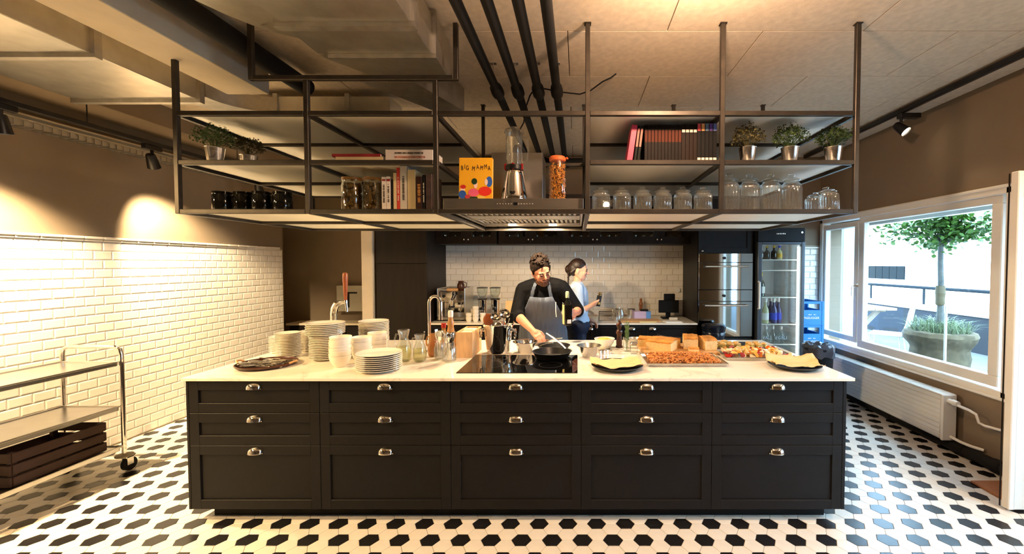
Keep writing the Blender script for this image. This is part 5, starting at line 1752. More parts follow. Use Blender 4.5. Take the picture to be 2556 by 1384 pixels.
MB().lathe([(.045, .243), (.052, .25), (.053, .268), (.045, .276), (0, .278)], 22).tube([(.05, 0, .262), (.06, -.01, .268), (.066, -.01, .26)], .006, 6).build('lid', M('orange rubber lid', srgb(226, 112, 60), .45), pj)
fz = MB(); q = random.Random(9)
for k in range(420):
    a = q.uniform(0, 2*PI); rr2 = .045*math.sqrt(q.random()) if k > 250 else .0445
    c = Vector((rr2*math.cos(a), rr2*math.sin(a), q.uniform(.008, .228)))
    d = Vector((q.uniform(-1, 1), q.uniform(-1, 1), q.uniform(-1, 1))).normalized()*.009
    fz.tube([c-d, c+d], .0036, 5)
tag(fz.build('dry_pasta', M('dry pasta', srgb(222, 146, 56), .6, var=.25, scale=60), pj), kind='stuff')
# ================================================================== back counter things
em = thing('espresso_machine', 'chrome espresso machine on the back counter beside the tall cabinet', 'coffee machine', (-1.535, 5.06, CT))
MB().box(-.155, .155, .06, .40, .22, .36, .006).build('boiler_housing', mt['chrome'], em)
MB().box(-.155, .155, .22, .40, .05, .22, .004).build('back_panel', mt['chrome'], em)
MB().box(-.165, .165, -.02, .40, .02, .055, .006).build('drip_tray', mt['steel'], em)
for s in (-1, 1):
    MB().box(s*.165-.006, s*.165+.006, -.01, .40, .02, .40, .004).build('side_panel', mt['steel'], em)
    MB().cyl((s*.13, .02, 0), (s*.13, .02, .02), .016, n=10).cyl((s*.13, .36, 0), (s*.13, .36, .02), .016, n=10).build('foot', mt['blackmetal'], em)
MB().cyl((0, .03, .25), (0, .03, .185), .034, n=18).cyl((0, .06, .23), (0, .0, .23), .03, n=16).build('brew_group', mt['chrome'], em)
MB().cyl((0, .03, .185), (0, .03, .165), .036, n=18).cyl((0, .01, .175), (.0, -.11, .165), .009, n=8).build('portafilter', mt['blackmetal'], em)
MB().cyl((0, .02, .26), (.03, -.01, .33), .007, n=8).ball((.03, -.01, .335), .016, 10, 7, (1, 1, 1.6)).build('lever', mt['blackmetal'], em)
for s in (-1, 1):
    MB().tube([(s*.115, .05, .25), (s*.125, .0, .235), (s*.125, -.02, .17), (s*.12, -.03, .10)], .005, 8).build('steam_wand', mt['chrome'], em)
    MB().lathe([(0, -.02), (.018, -.018), (.018, 0), (0, 0)], 14, M=Matrix.Rotation(R(-90), 4, 'X'), c=(s*.105, .06, .30)).build('knob', mt['blackmetal'], em)
    MB().lathe([(0, -.012), (.024, -.01), (.025, 0), (0, 0)], 18, M=Matrix.Rotation(R(-90), 4, 'X'), c=(s*.05, .222, .12)).build('gauge', mt['steel'], em)
MB().box(-.15, .15, .08, .38, .36, .366).tube([(-.15, .08, .395), (.15, .08, .395), (.15, .38, .395), (-.15, .38, .395)], .004, 6, closed=True).build('cup_rail', mt['chrome'], em)
MB().box(-.07, .07, .055, .065, .365, .395, .003).build('badge', mt['oak'], em)
kb = thing('kettle', 'small dark jug on top of the espresso machine', 'jug', (-1.475, 5.28, CT+.3665))
MB().lathe([(0, 0), (.04, 0), (.05, .02), (.045, .07), (.03, .10), (.034, .115), (0, .115)], 18).build('body', mt['darkwood'], kb)
MB().tube([(.03, 0, .105), (.07, 0, .09), (.07, 0, .04), (.045, 0, .02)], .006, 8).build('handle', mt['darkwood'], kb)
# coffee cups, stacked
cupm = MB().lathe([(0, .003), (.02, .003), (.021, 0), (.024, 0), (.034, .02), (.039, .055), (.037, .056), (.031, .02), (.018, .007), (0, .007)], 18).mesh('cup', mt['ceramic'])
for (x, y, n) in ((-1.31, 5.02, 2), (-1.225, 5.01, 4), (-1.27, 5.10, 3), (-1.15, 5.055, 2), (-1.325, 5.11, 2)):
    for k in range(n):
        tag(inst(cupm, 'coffee_cup', None, (x, y, CT+.0005+.042*k)), 'small white cup in the pile between espresso machine and grinders', 'cup', 'white cups piled on the back counter')
# grinders
def grinder(x, label):
    g = thing('coffee_grinder', label, 'coffee grinder', (x, 5.20, CT))
    MB().box(-.06, .06, -.085, .085, 0, .02, .006).build('base', mt['blackmetal'], g)
    MB().lathe([(.058, .02), (.058, .05), (.05, .06), (.052, .24), (.055, .25), (0, .252)], 22).build('body', mt['chrome'], g)
    MB().box(-.02, .02, -.085, -.045, .13, .16, .004).tube([(-.02, -.07, .10), (0, -.11, .10), (.02, -.07, .10)], .004, 6).build('spout', mt['blackmetal'], g)
    MB().lathe([(.058, .252), (.062, .256), (.058, .266), (.03, .27)], 20).build('collar', mt['blackmetal'], g)
    MB().lathe([(.03, .268), (.04, .285), (.062, .33), (.066, .395), (.064, .395), (.06, .33), (.038, .287)], 22).build('hopper', mt['thin'], g)
    MB().lathe([(.07, .395), (.07, .403), (.05, .408), (0, .409)], 22).build('lid', mt['blackmetal'], g)
grinder(-1.185, 'chrome coffee grinder nearer the espresso machine'); grinder(-1.025, 'chrome coffee grinder nearer the paper bag')
# kraft bag and tall board
kb = MB().box(-.07, .07, -.05, .05, 0, .235, .006)
for i, v in enumerate(kb.v):
    if v[2] > .2: kb.v[i] = (v[0]*.97, v[1]*.3, v[2])
tag(kb.build('paper_bag', mt['paper'], loc=(-.83, 5.22, CT)), 'folded brown paper bag behind the man in the apron', 'bag')
cb = MB().prism([(-.12, 0), (.12, 0), (.12, .24)]+[(.12*math.cos(R(a)), .24+.12*math.sin(R(a))) for a in range(15, 180, 15)]+[(-.12, .24)], -.008, .008, Matrix.Rotation(R(90), 4, 'X'))
tag(cb.build('round_board', mt['oak'], loc=(-.70, 5.555, CT+.001), rot=(R(-5), 0, 0)), 'rounded wooden board leaning on the tiles behind the man', 'board')
wr = MB().tube([(-.10, 0, .0), (-.10, 0, .25), (-.08, 0, .36), (-.02, 0, .41), (.06, 0, .43)], .006, 8).box(-.13, .08, -.05, .05, 0, .012, .004)
tag(wr.build('hook_stand', mt['blackmetal'], loc=(-.66, 5.37, CT)), 'thin black hook stand behind the man', 'stand')
tag(MB().box(-.16, .16, -.10, .10, 0, .02, .004).build('cutting_board', mt['oak'], loc=(-.62, 5.08, CT), rot=(0, 0, .1)), 'small wooden board on the back counter behind the man', 'board')
oc = MB().lathe([(0, 0), (.03, 0), (.034, .09), (.02, .12), (.02, .135), (0, .136)], 16)
tag(oc.build('oil_carafe', mt['amber'], loc=(-.50, 5.05, CT)), 'small amber oil carafe behind the man', 'carafe')
# dish and machine by the woman
bx = MB().box(-.10, .10, -.08, .08, 0, .055, .008).box(-.105, .105, -.085, .085, .055, .075, .006)
tag(bx.build('flour_box', M('cream food box', srgb(228, 200, 160), .6), loc=(.14, 5.02, CT)), 'cream lidded food box in front of the woman', 'box')
bg = MB().ball((0, 0, .061), .075, 14, 9, (1.1, .8, .8))
tag(bg.build('white_bag', M('white bag cloth', srgb(228, 224, 218), .8, bump=.4, bscale=20), loc=(.13, 5.19, CT)), 'soft white bag behind the cream food box', 'bag')
pm = thing('pasta_machine', 'chrome framed pasta roller on the back counter', 'pasta machine', (.345, 5.08, CT))
for s in (-1, 1):
    MB().box(s*.085-.006, s*.085+.006, -.06, .06, .0, .155, .008).build('side_plate', mt['chrome'], pm)
MB().cyl((-.08, -.02, .10), (.08, -.02, .10), .022, n=14).cyl((-.08, .03, .10), (.08, .03, .10), .022, n=14).build('rollers', mt['steel'], pm)
MB().box(-.09, .09, -.065, .065, 0, .02, .004).box(-.085, .085, -.03, .03, .145, .16, .004).build('frame', mt['chrome'], pm)
MB().tube([(.09, 0, .10), (.12, 0, .10), (.12, -.03, .05)], .006, 8).build('crank', mt['chrome'], pm)
cj = MB().lathe(shell([(.035, 0), (.042, .01), (.042, .10), (.03, .14), (.034, .165)], .0025), 20)
tag(cj.build('glass_carafe', mt['glass'], loc=(.525, 5.05, CT+.0005)), 'clear glass carafe beside the pasta roller', 'carafe')
for x, r, lab in ((.53, .045, 'small steel pot against the tiles next to the pasta roller'), (.70, .052, 'larger steel pot against the tiles')):
    p = thing('steel_pot', lab, 'pot', (x, 5.40, CT))
    MB().lathe([(0, 0), (r, 0), (r, .11), (r*1.04, .113), (r*.97, .113), (r*.97, .006), (0, .006)], 22).build('body', mt['chrome'], p)
    MB().tube([(-r, 0, .085), (-r-.03, 0, .09), (-r-.03, 0, .07), (-r, 0, .07)], .004, 6).tube([(r, 0, .085), (r+.03, 0, .09), (r+.03, 0, .07), (r, 0, .07)], .004, 6).build('handles', mt['chrome'], p)
mt['millwood'] = M('honey coloured turned wood', srgb(150, 92, 48), .4, var=.15)
m2 = thing('wooden_mill', 'tall light wooden pepper mill against the tiled wall', 'pepper mill', (.835, 5.46, CT))
MB().lathe([(0, 0), (.028, 0), (.028, .03), (.02, .06), (.022, .13), (.026, .16)], 18).build('body', mt['millwood'], m2)
MB().lathe([(.026, .162), (.024, .19), (.015, .205), (.02, .23), (.012, .245), (0, .247)], 18).build('head', mt['millwood'], m2)
cd = thing('card_box', 'small box with lilac and blue sides on the back counter', 'box', (.825, 5.30, CT))
MB().box(-.105, .045, -.05, .05, 0, .095, .003).build('lilac_half', M('lilac card', srgb(196, 180, 216), .6), cd)
MB().box(.0455, .105, -.05, .05, 0, .095, .003).build('blue_half', M('blue card', srgb(96, 150, 218), .6), cd)
tg_ = MB()
for k in range(4): tg_.ball((-.03+.025*k, 0, .108), .014, 8, 6)
tag(tg_.build('black_clips', mt['black'], loc=(.845, 5.30, CT)), 'black clips lying on the lilac and blue box', 'clips')
tag(MB().box(-.24, .24, -.11, .11, 0, .018, .004).build('chopping_board', mt['oak'], loc=(.76, 5.06, CT)), 'long wooden chopping board on the back counter', 'board')
tag(MB().box(-.10, .10, -.014, .014, 0, .012, .003).build('cloth_strip', M('yellowish towel', srgb(220, 206, 150), .9), loc=(.84, 4.93, CT+.0005)), 'narrow yellowish towel in front of the chopping board', 'towel')
ps = thing('till_screen', 'black till screen on a stand on the back counter', 'screen', (1.165, 5.32, CT))
MB().box(-.09, .09, -.07, .07, 0, .02, .006).box(-.03, .03, .01, .03, .02, .14, .004).build('stand', mt['black'], ps)
MB().box(-.128, .128, -.03, 0, .075, .235, .006).build('display', mt['black'], ps)
MB().box(-.055, .085, .0, .03, .22, .315, .006).build('rear_display', mt['black'], ps)
tag(MB().box(-.05, .05, -.03, .03, 0, .035, .008).build('card_reader', mt['white_paint'], loc=(1.19, 5.15, CT)), 'small white card reader before the till screen', 'card reader')
pa = MB()
for k in range(5): pa.box(-.105+.004*k, .105-.003*k, -.07+.003*k, .07, .0022*k, .0022*k+.002)
tag(pa.build('paper_stack', mt['paperwhite'], loc=(1.14, 4.98, CT), rot=(0, 0, R(6))), 'loose white papers at the end of the back counter', 'paper')
so = MB().cyl((1.345, YB-.009, 1.245), (1.345, YB-.022, 1.245), .035, n=20)
tag(so.build('wall_socket', mt['white_paint']), 'round white wall socket on the tiles by the oven tower', 'socket')

# ---- recess on the left
wc_ = thing('fuse_box', 'grey white wall box with a dark slot in the brown recess', 'box', (-3.52, 6.55, .865))
MB().box(-.20, .30, -.12, -.001, 0, .40, .004).build('case', M('grey box paint', srgb(172, 166, 150), .6), wc_)
MB().box(-.03, .0, -.123, -.119, .06, .30).box(-.03, .12, -.123, -.119, .275, .30).build('slot', mt['black'], wc_)
tag(MB().box(-.9, .9, -.35, 0, 0, .03, .003).build('recess_shelf', mt['offwhite'], loc=(-3.45, 6.548, .68)), 'pale shelf board across the brown recess', 'shelf')
cbn = thing('recess_cabinet', 'dark cabinet standing in the brown recess', 'cabinet', (-3.45, 6.54, 0))
MB().box(-.85, .85, -.33, 0, 0, .67, .004).build('body', mt['black_wood'], cbn)
for s in (-1, 1): MB().box(min(s*.006, s*.84), max(s*.006, s*.84), -.35, -.331, .05, .66, .004).build('door', mt['black_wood'], cbn)

# ================================================================== trolley
tl = thing('service_trolley', 'steel three tier serving trolley by the tiled wall', 'trolley', (-3.69, 2.66, 0))
def loopf(y):
    return MB().tube([(-.225, y, .11), (-.225, y, .90), (-.215, y, .945), (-.18, y, .965), (.18, y, .965), (.215, y, .945), (.225, y, .90), (.225, y, .11)], .0145, 12)
loopf(.49).build('end_frame', mt['chrome'], tl); loopf(-.49).build('end_frame', mt['chrome'], tl)
for z in (.85, .51, .20):
    MB().box(-.215, .215, -.475, .475, z-.03, z, .004).tube([(-.215, -.475, z+.002), (.215, -.475, z+.002), (.215, .475, z+.002), (-.215, .475, z+.002)], .006, 6, closed=True).build('tray_shelf', mt['steel'], tl)
for sx in (-1, 1):
    for sy in (-1, 1):
        w = thing('caster', None, None, (sx*.225, sy*.49, 0)); w.parent = tl
        bpy.data.objects.remove(w)
        wheel = MB().cyl((sx*.225-.014, sy*.49+.03, .052), (sx*.225+.014, sy*.49+.03, .052), .05, n=18)
        wo = wheel.build('wheel', mt['rubber'], tl)
        MB().box(sx*.225-.022, sx*.225-.017, sy*.49, sy*.49+.045, .05, .115).box(sx*.225+.017, sx*.225+.022, sy*.49, sy*.49+.045, .05, .115).box(sx*.225-.022, sx*.225+.022, sy*.49-.01, sy*.49+.045, .105, .115).build('fork', mt['steel'], wo)
        MB().lathe([(.015, .122), (.052, .124), (.055, .13), (.052, .136), (.015, .138)], 20, c=(sx*.225, sy*.49, 0)).build('bumper', M('grey rubber bumper', srgb(150, 140, 122), .7) if (sx, sy) == (-1, -1) else bpy.data.materials['grey rubber bumper'], wo)
wcx = thing('wooden_crate', 'old dark wooden fruit crate on the lowest trolley tier', 'crate', (-3.69, 2.80, .208))
for sy in (-1, 1):
    for k, z in enumerate((.0, .075, .15)):
        MB().box(-.19, .19, sy*.26-.006, sy*.26+.006, z, z+.06, .002).build('slat', mt['cratewood'], wcx)
for sx in (-1, 1):
    for z in (.0, .075, .15):
        MB().box(sx*.19-.006, sx*.19+.006, -.254, .254, z, z+.06, .002).build('slat', mt['cratewood'], wcx)
    for sy in (-1, 1):
        MB().box(sx*.168-.015, sx*.168+.015, sy*.238-.015, sy*.238+.015, 0, .21, .002).build('corner_post', mt['cratewood'], wcx)
for k in range(4):
    MB().box(-.18, .18, -.25+.128*k, -.25+.128*k+.11, .0, .008).build('base_slat', mt['cratewood'], wcx)

# ================================================================== terrace outside
TZ = .12
dk = MB().box(XR+.28, 6.8, -6, 16, -.25, TZ)
mt['deck'] = M('grey terrace paving', srgb(84, 88, 92), .8, var=.1, scale=3)
tag(dk.build('terrace', mt['deck']), 'grey paved terrace outside the window', 'terrace', kind='structure')
pw = MB().box(6.6, 6.8, -6, 16, -.25, .72)
tag(pw.build('parapet', M('dark parapet wall', srgb(24, 31, 38), .8, var=.1)), 'dark parapet along the terrace edge', 'parapet', kind='structure')
rl_ = thing('railing', 'thin metal railing above the terrace parapet', 'railing', (6.7, 5, .72))
mt['railing'] = M('blue grey railing paint', srgb(26, 34, 40), .7, spec=.1)
MB().cyl((0, -11, .42), (0, 11, .42), .03, n=10).build('top_rail', mt['railing'], rl_)
MB().box(-.12, .12, -11, 11, .0, .10, .005).build('coping', mt['white_paint'], rl_)
for k in range(15):
    MB().box(-.01, .01, -10+1.45*k-.02, -10+1.45*k+.02, .1, .42).build('baluster', mt['railing'], rl_)
# planter with a tree, grasses
pt = thing('planter', 'big burlap wrapped planter with grasses outside the window', 'planter', (4.62, 5.30, TZ))
PZ = .98
vs = []; fs = []
n = 40
prof = [(.27, 0), (.29, .15), (.31, .3), (.29, .40), (.31, .45), (.36, .51), (.38, .57), (.36, .62), (.32, .63), (.29, .61)]
r5 = random.Random(8)
for i, (r, z) in enumerate(prof):
    for k in range(n):
        a = 2*PI*k/n
        rr = r*(1+.02*math.sin(9*a+i)+r5.uniform(-.012, .012))
        vs.append((rr*math.cos(a), rr*math.sin(a), z+r5.uniform(-.008, .008)))
for i in range(len(prof)-1):
    for k in range(n): fs.append((i*n+k, i*n+(k+1) % n, (i+1)*n+(k+1) % n, (i+1)*n+k))
MB().add(vs, fs).build('burlap', M('brown burlap', srgb(92, 80, 58), .9, var=.25, scale=12, bump=.5, bscale=160), pt)
MB().lathe([(.30, .60), (0, .61)], 30).build('soil', M('dark soil', srgb(60, 50, 40), .95, var=.4, scale=40), pt)
gs = MB(); r6 = random.Random(3)
for k in range(520):
    a = r6.uniform(0, 2*PI); q = r6.uniform(.08, .29)
    b = Vector((q*math.cos(a), q*math.sin(a), .595))
    L = r6.uniform(.10, .25); o = r6.uniform(0, 2*PI); sp = r6.uniform(.06, .30)
    m = b+Vector((math.cos(o)*sp*.4, math.sin(o)*sp*.4, L*.7)); t = b+Vector((math.cos(o)*sp, math.sin(o)*sp, L*.8))
    w = Vector((-math.sin(o), math.cos(o), 0))*.0032
    gs.add([b-w, b+w, m+w, m-w, t], [(0, 1, 2, 3), (3, 2, 4)])
tag(gs.build('grass_blades', M('pale green grass', srgb(110, 124, 88), .7, var=.3, scale=8), pt, smooth=False), kind='stuff')
te = thing('tree', 'young lime green tree with wrapped trunk in the planter', 'tree', (4.62, 5.30, TZ+.59))
MB().tube([(0, 0, .021), (.01, .0, .5), (.0, .01, 0.9), (-.01, 0, 1.25), (0, 0, 1.6)], [.04, .034, .03, .027, .022], 10).build('trunk', M('grey bark', srgb(84, 84, 80), .8, var=.2, scale=20), te)
MB().lathe([(.038, .36), (.05, .38), (.048, .44), (.054, .52), (.05, .60), (.046, .61)], 12).build('trunk_wrap', bpy.data.materials['brown burlap'], te)
lf = MB(); r7 = random.Random(6)
br = MB()
tips = []
for k in range(22):
    a = r7.uniform(0, 2*PI); L = r7.uniform(.22, .62); e = r7.uniform(-.35, 1.1)
    t = Vector((L*math.cos(a)*math.cos(e), L*math.sin(a)*math.cos(e), 1.15+r7.uniform(0, .35)+L*math.sin(e)*.8))
    br.tube([(0, 0, 1.1+r7.uniform(0, .3)), t*.5+Vector((0, 0, .62)), t], [.012, .008, .003], 5)
    tips.append(t)
br.build('branches', bpy.data.materials['grey bark'], te)
for k in range(2200):
    t = r7.choice(tips)
    u = r7.uniform(.35, 1.08)
    c = Vector((t.x*u, t.y*u, 1.2+(t.z-1.2)*u))+Vector((r7.gauss(0, .09), r7.gauss(0, .09), r7.gauss(0, .07)))
    d = Vector((r7.uniform(-1, 1), r7.uniform(-1, 1), r7.uniform(-1, .3))).normalized()
    w = d.cross(Vector((r7.uniform(-1, 1), r7.uniform(-1, 1), 1))).normalized()
    L = r7.uniform(.045, .075)
    lf.add([c-d*L*.5, c+w*L*.4-d*L*.1, c+w*L*.25+d*L*.3, c+d*L*.5, c-w*L*.25+d*L*.3, c-w*L*.4-d*L*.1], [(0, 1, 2, 3, 4, 5)])
tag(lf.build('leaves', M('fresh green leaf', srgb(72, 108, 36), .5, var=.3, scale=10), te, smooth=False), kind='stuff')
# terrace table and chair
tb = thing('terrace_table', 'long pale wooden terrace table with crossed legs', 'table', (4.75, 7.75, TZ))
mt['palewood'] = M('weathered pale wood', srgb(170, 150, 120), .7, var=.12, scale=6, stretch=(6, 1, 6))
for k in range(5):
    MB().box(-.45+.18*k, -.45+.18*k+.172, -1.0, 1.0, .72, .76, .004).build('plank', mt['palewood'], tb)
for sy in (-.75, .75):
    MB().box(-.42, .42, sy-.03, sy+.03, .68, .72).build('cross_bar', mt['palewood'], tb)
    for s in (-1, 1):
        M_ = MB().tube([(s*.36, sy, 0), (-s*.30, sy, .69)], .045, 4)
        M_.build('leg', mt['palewood'], tb)
chx = thing('wire_chair', 'white wire chair at the terrace table', 'chair', (4.62, 6.20, TZ), R(225))
mt['whitewire'] = M('white wire', srgb(190, 184, 170), .4)
MB().tube([(-.22, -.2, .44), (.22, -.2, .44), (.22, .2, .44), (-.22, .2, .44)], .009, 8, closed=True).build('seat_frame', mt['whitewire'], chx)
sw = MB()
for k in range(11): sw.cyl((-.2+.04*k, -.2, .44), (-.2+.04*k, .2, .44), .007, n=5)
sw.build('seat_wires', mt['whitewire'], chx)
bkw = MB().tube([(-.22, .2, .44), (-.24, .26, .62), (-.22, .29, .80), (-.14, .30, .86), (.14, .30, .86), (.22, .29, .80), (.24, .26, .62), (.22, .2, .44)], .015, 8)
for k in range(9):
    x = -.17+.0425*k
    bkw.tube([(x, .2, .44), (x*1.05, .26, .62), (x, .30, .85)], .007, 5)
bkw.tube([(-.23, .27, .66), (.23, .27, .66)], .006, 6)
bkw.build('backrest', mt['whitewire'], chx)
for sx in (-1, 1):
    for sy in (-1, 1):
        MB().cyl((sx*.19, sy*.17, .44), (sx*.23, sy*.22, 0), .009, n=8).build('leg', mt['whitewire'], chx)
# cordon posts standing close to the pane
tag(MB().cyl((4.22, 4.76, TZ), (4.22, 4.76, 1.12), .014, n=10).build('umbrella_pole', mt['whitewire']), 'slim white pole standing on the terrace before the planter', 'pole')
# facade pier outside the small pane
mb = MB().box(XR+.36, XR+.62, 5.66, 6.0, TZ, 3.0)
tag(mb.build('facade_pier', M('pale facade render', srgb(206, 216, 222), .7)), 'pale facade pier outside the small pane', 'facade', kind='structure')
# buildings across the street
mt['facade'] = M('white facade', srgb(236, 238, 238), .8, var=.03)
b1 = thing('office_building', 'white building with a dark ribbon window across the street', 'building', (26, 24, -6))
MB().box(-8, 8, -14, 14, 0, 16, .02).build('wall', mt['facade'], b1)
wg = M('dark window glass', srgb(8, 14, 16), .5, var=.2, spec=.1)
for k in range(6):
    MB().box(-8.06, -8.0, -1.1+.55*k, -.58+.55*k, 6.75, 7.5).build('window', wg, b1, smooth=False)
for k in range(18):
    MB().box(-8.10, -8.0, -9+.9*k, -8.55+.9*k, 4.6, 5.2).build('louvre', M('pale louvre', srgb(110, 124, 130), .6) if k == 0 else bpy.data.materials['pale louvre'], b1, smooth=False)
MB().box(-8.8, -8, -14, 14, 3.4, 3.9).build('canopy', mt['white_paint'], b1)
b2 = thing('annex_building', 'white ribbed building behind the tree', 'building', (24, 3, -6))
MB().box(-6, 8, -10, 6.4, 0, 15, .02).build('wall', mt['facade'], b2)
for k in range(14):
    MB().box(-6.12, -6.0, -9.5+1.15*k, -9.35+1.15*k, .5, 14).build('rib', bpy.data.materials['pale louvre'], b2, smooth=False)
st_ = MB().box(7, 60, -40, 60, -6.4, -6.2)
tag(st_.build('street', M('pale street', srgb(190, 190, 188), .9)), 'pale street ground below the terrace', 'street', kind='structure')
# ================================================================== people
def remesh(mb, voxel, smooth_it=4, fac=.5):
    me = mb.mesh('tmp', mt['skin'], smooth=False)
    ob = bpy.data.objects.new('tmp', me)
    col.objects.link(ob)
    r = ob.modifiers.new('r', 'REMESH'); r.mode = 'VOXEL'; r.voxel_size = voxel
    if smooth_it:
        s = ob.modifiers.new('s', 'SMOOTH'); s.factor = fac; s.iterations = smooth_it
    bpy.context.view_layer.update()
    out = bpy.data.meshes.new_from_object(ob.evaluated_get(bpy.context.evaluated_depsgraph_get()))
    bpy.data.objects.remove(ob)
    bpy.data.meshes.remove(me)
    return out
def put(me, name, mats, parent=None, loc=None):
    me.name = name
    me.materials.clear()
    for m in (mats if isinstance(mats, list) else [mats]): me.materials.append(m)
    me.polygons.foreach_set('use_smooth', [True]*len(me.polygons))
    o = bpy.data.objects.new(name, me)
    col.objects.link(o)
    if parent is not None: o.parent = parent
    if loc is not None: o.location = loc
    return o
def chain(mb, pts, rs, n=14):
    for i in range(len(pts)-1):
        mb.capsule(pts[i], pts[i+1], rs[i], rs[i+1], n)
    return mb
V = Vector

def head_shape(mb, Mh, jaw=1.0, nose=1.0, female=False):
    """head about 0.235 tall, local: face towards -y, z up, origin at the skull middle"""
    s = len(mb.v)
    mb.ball((0, .015, .030), .095, 22, 16, (.80, 1.02, .98))
    mb.ball((0, -.015, -.030), .078, 20, 14, (.82, .92, 1.12))
    mb.ball((0, -.045, -.085*jaw), .040, 16, 12, (1.05, .8, .75))
    mb.capsule((-.038, -.03, -.072), (-.052, .02, -.03), .024, .026)
    mb.capsule((.038, -.03, -.072), (.052, .02, -.03), .024, .026)
    # brow, cheeks, nose, lips
    mb.capsule((-.032, -.070, .020), (.032, -.070, .020), .017, .017)
    mb.ball((-.036, -.062, -.020), .024, 12, 9); mb.ball((.036, -.062, -.020), .024, 12, 9)
    mb.capsule((0, -.083, .012), (0, -.103*nose, -.024), .0085, .0125)
    mb.ball((-.012, -.090, -.028), .009, 8, 6); mb.ball((.012, -.090, -.028), .009, 8, 6)
    mb.capsule((-.018, -.080, -.054), (.018, -.080, -.054), .0075, .0075)
    mb.capsule((-.015, -.078, -.064), (.015, -.078, -.064), .008, .008)
    for sx in (-1, 1):
        mb.ball((sx*.078, .012, -.005), .028, 10, 8, (.28, .75, 1.15))
    mb.xf(Mh, s)
    return mb

def hand(mb, wrist, direction, palm_n, curl, side, thumb_out=.6, size=1.0, spread=.16):
    """five fingered hand; direction = along the palm, palm_n = facing of the palm"""
    d = V(direction).normalized(); pn = (V(palm_n)-d*V(palm_n).dot(d)).normalized()
    sd = d.cross(pn)*side            # towards the thumb
    w = V(wrist)
    k = size
    mb.capsule(w, w+d*.045*k, .026*k, .030*k)
    for t in (-.028, -.010, .010, .027):
        mb.capsule(w+d*.02*k+sd*t*.7*k, w+d*.088*k+sd*t*k, .0165*k, .0135*k)
    lens = (.068, .080, .075, .058)
    for i, t in enumerate((.030, .011, -.010, -.029)):
        p = w+d*.090*k+sd*t*k
        dd = (d+sd*spread*(t/.03)*.5).normalized()
        segs = [lens[i]*.46*k, lens[i]*.32*k, lens[i]*.24*k]
        a = 0
        r = .0092*k
        for j, L in enumerate(segs):
            a += curl*(0.8 if j == 0 else 1.0)
            q = p+(dd*math.cos(a)+pn*math.sin(a))*L
            mb.capsule(p, q, r, r*.9, 10)
            p = q; r *= .92
    # thumb from the side of the palm near its base
    p0 = w+d*.025*k+sd*.026*k
    p1 = p0+(d*.6+sd*thumb_out+pn*.35).normalized()*.042*k
    p2 = p1+(d*.8+sd*thumb_out*.3+pn*.55).normalized()*.032*k
    p3 = p2+(d*.85+pn*.6-sd*.1).normalized()*.024*k
    mb.capsule(p0, p1, .015*k, .0122*k, 10); mb.capsule(p1, p2, .0118*k, .0105*k, 10); mb.capsule(p2, p3, .0105*k, .009*k, 10)
    return mb

# ------------------------------------------------ man in the striped apron
PE = V((-.335, 4.16, .93))              # pelvis
CH = V((-.335, 4.02, 1.28)); NK = V((-.330, 3.945, 1.405)); HD = V((-.335, 3.865, 1.527))
SL = V((-.515, 4.00, 1.345)); SR = V((-.150, 3.96, 1.365))
EL = V((-.575, 3.93, 1.115)); WL = V((-.395, 3.675, 1.005))
ER = V((.005, 3.99, 1.150)); WR = V((-.012, 3.775, 1.150))
man_feet = [(-.42, 4.22, 0), (-.24, 4.18, 0)]
def torso(mb, inf=0.0):
    chain(mb, [PE+V((-.07, 0, 0)), PE+V((.07, 0, 0))], [.135+inf, .135+inf])
    mb.ball(PE.lerp(CH, .35), .165+inf, 18, 12, (1.06, .80, 1))
    mb.ball(PE.lerp(CH, .75), .165+inf, 18, 12, (1.10, .78, 1))
    mb.ball(CH, .165+inf, 18, 12, (1.14, .74, .92))
    mb.capsule(SL+V((.04, 0, .005)), CH+V((0, .0, .09)), .078+inf, .10+inf); mb.capsule(SR+V((-.04, 0, .005)), CH+V((0, 0, .09)), .078+inf, .10+inf)
    mb.capsule(CH+V((0, .0, .06)), NK, .10+inf, .066+inf*.6)
def arms(mb, inf=0.0, upto=1.0):
    for S, E_, W in ((SL, EL, WL), (SR, ER, WR)):
        mb.capsule(S, E_, .067+inf, .05+inf)
        Q = E_.lerp(W, upto)
        mb.capsule(E_, Q, .05+inf, .05+inf-(.05-.029)*upto)
def legs(mb, inf=0.0):
    for s, f in zip((-1, 1), man_feet):
        hp = PE+V((s*.085, 0, -.04)); kn = V((hp.x*.5+f[0]*.5, 4.14, .49)); an = V((f[0], f[1]+.02, .09))
        mb.capsule(hp, kn, .098+inf, .066+inf); mb.capsule(kn, an, .064+inf, .043+inf)
Mh = Matrix.Translation(HD) @ Matrix.Rotation(R(-15), 4, 'Y') @ Matrix.Rotation(R(22), 4, 'Z') @ Matrix.Rotation(R(32), 4, 'X') @ Matrix.Scale(1.04, 4)
b = MB()
torso(b); arms(b); legs(b)
b.capsule(NK+V((0, .02, -.03)), HD+V((0, .02, -.05)), .060, .058)
hand(b, WL, V((.075, -.075, -.055)), V((.3, .3, -1)), .38, 1)
hand(b, WR, V((-.25, -.55, .05)), V((-1, -.1, .0)), .55, 1, .7)
head_shape(b, Mh)
for f in man_feet:
    b.capsule(V((f[0], f[1]+.04, .045)), V((f[0], f[1]-.13, .035)), .04, .034)
man = put(remesh(b, .0062, 3, .5), 'person', mt['skin'])
tag(man, 'person in black shirt, striped apron and glasses bending over the pans', 'person')
shirt_m = M('black shirt cloth', srgb(12, 12, 15), .85, var=.15, scale=10, bump=.2, bscale=30, spec=.2)
b = MB(); torso(b, .013); arms(b, .013, .13)
for S, E_, W in ((SL, EL, WL), (SR, ER, WR)):
    d = (W-E_).normalized()
    mb_ = b.cyl(E_+d*.035, E_+d*.075, .063, .062, 16)
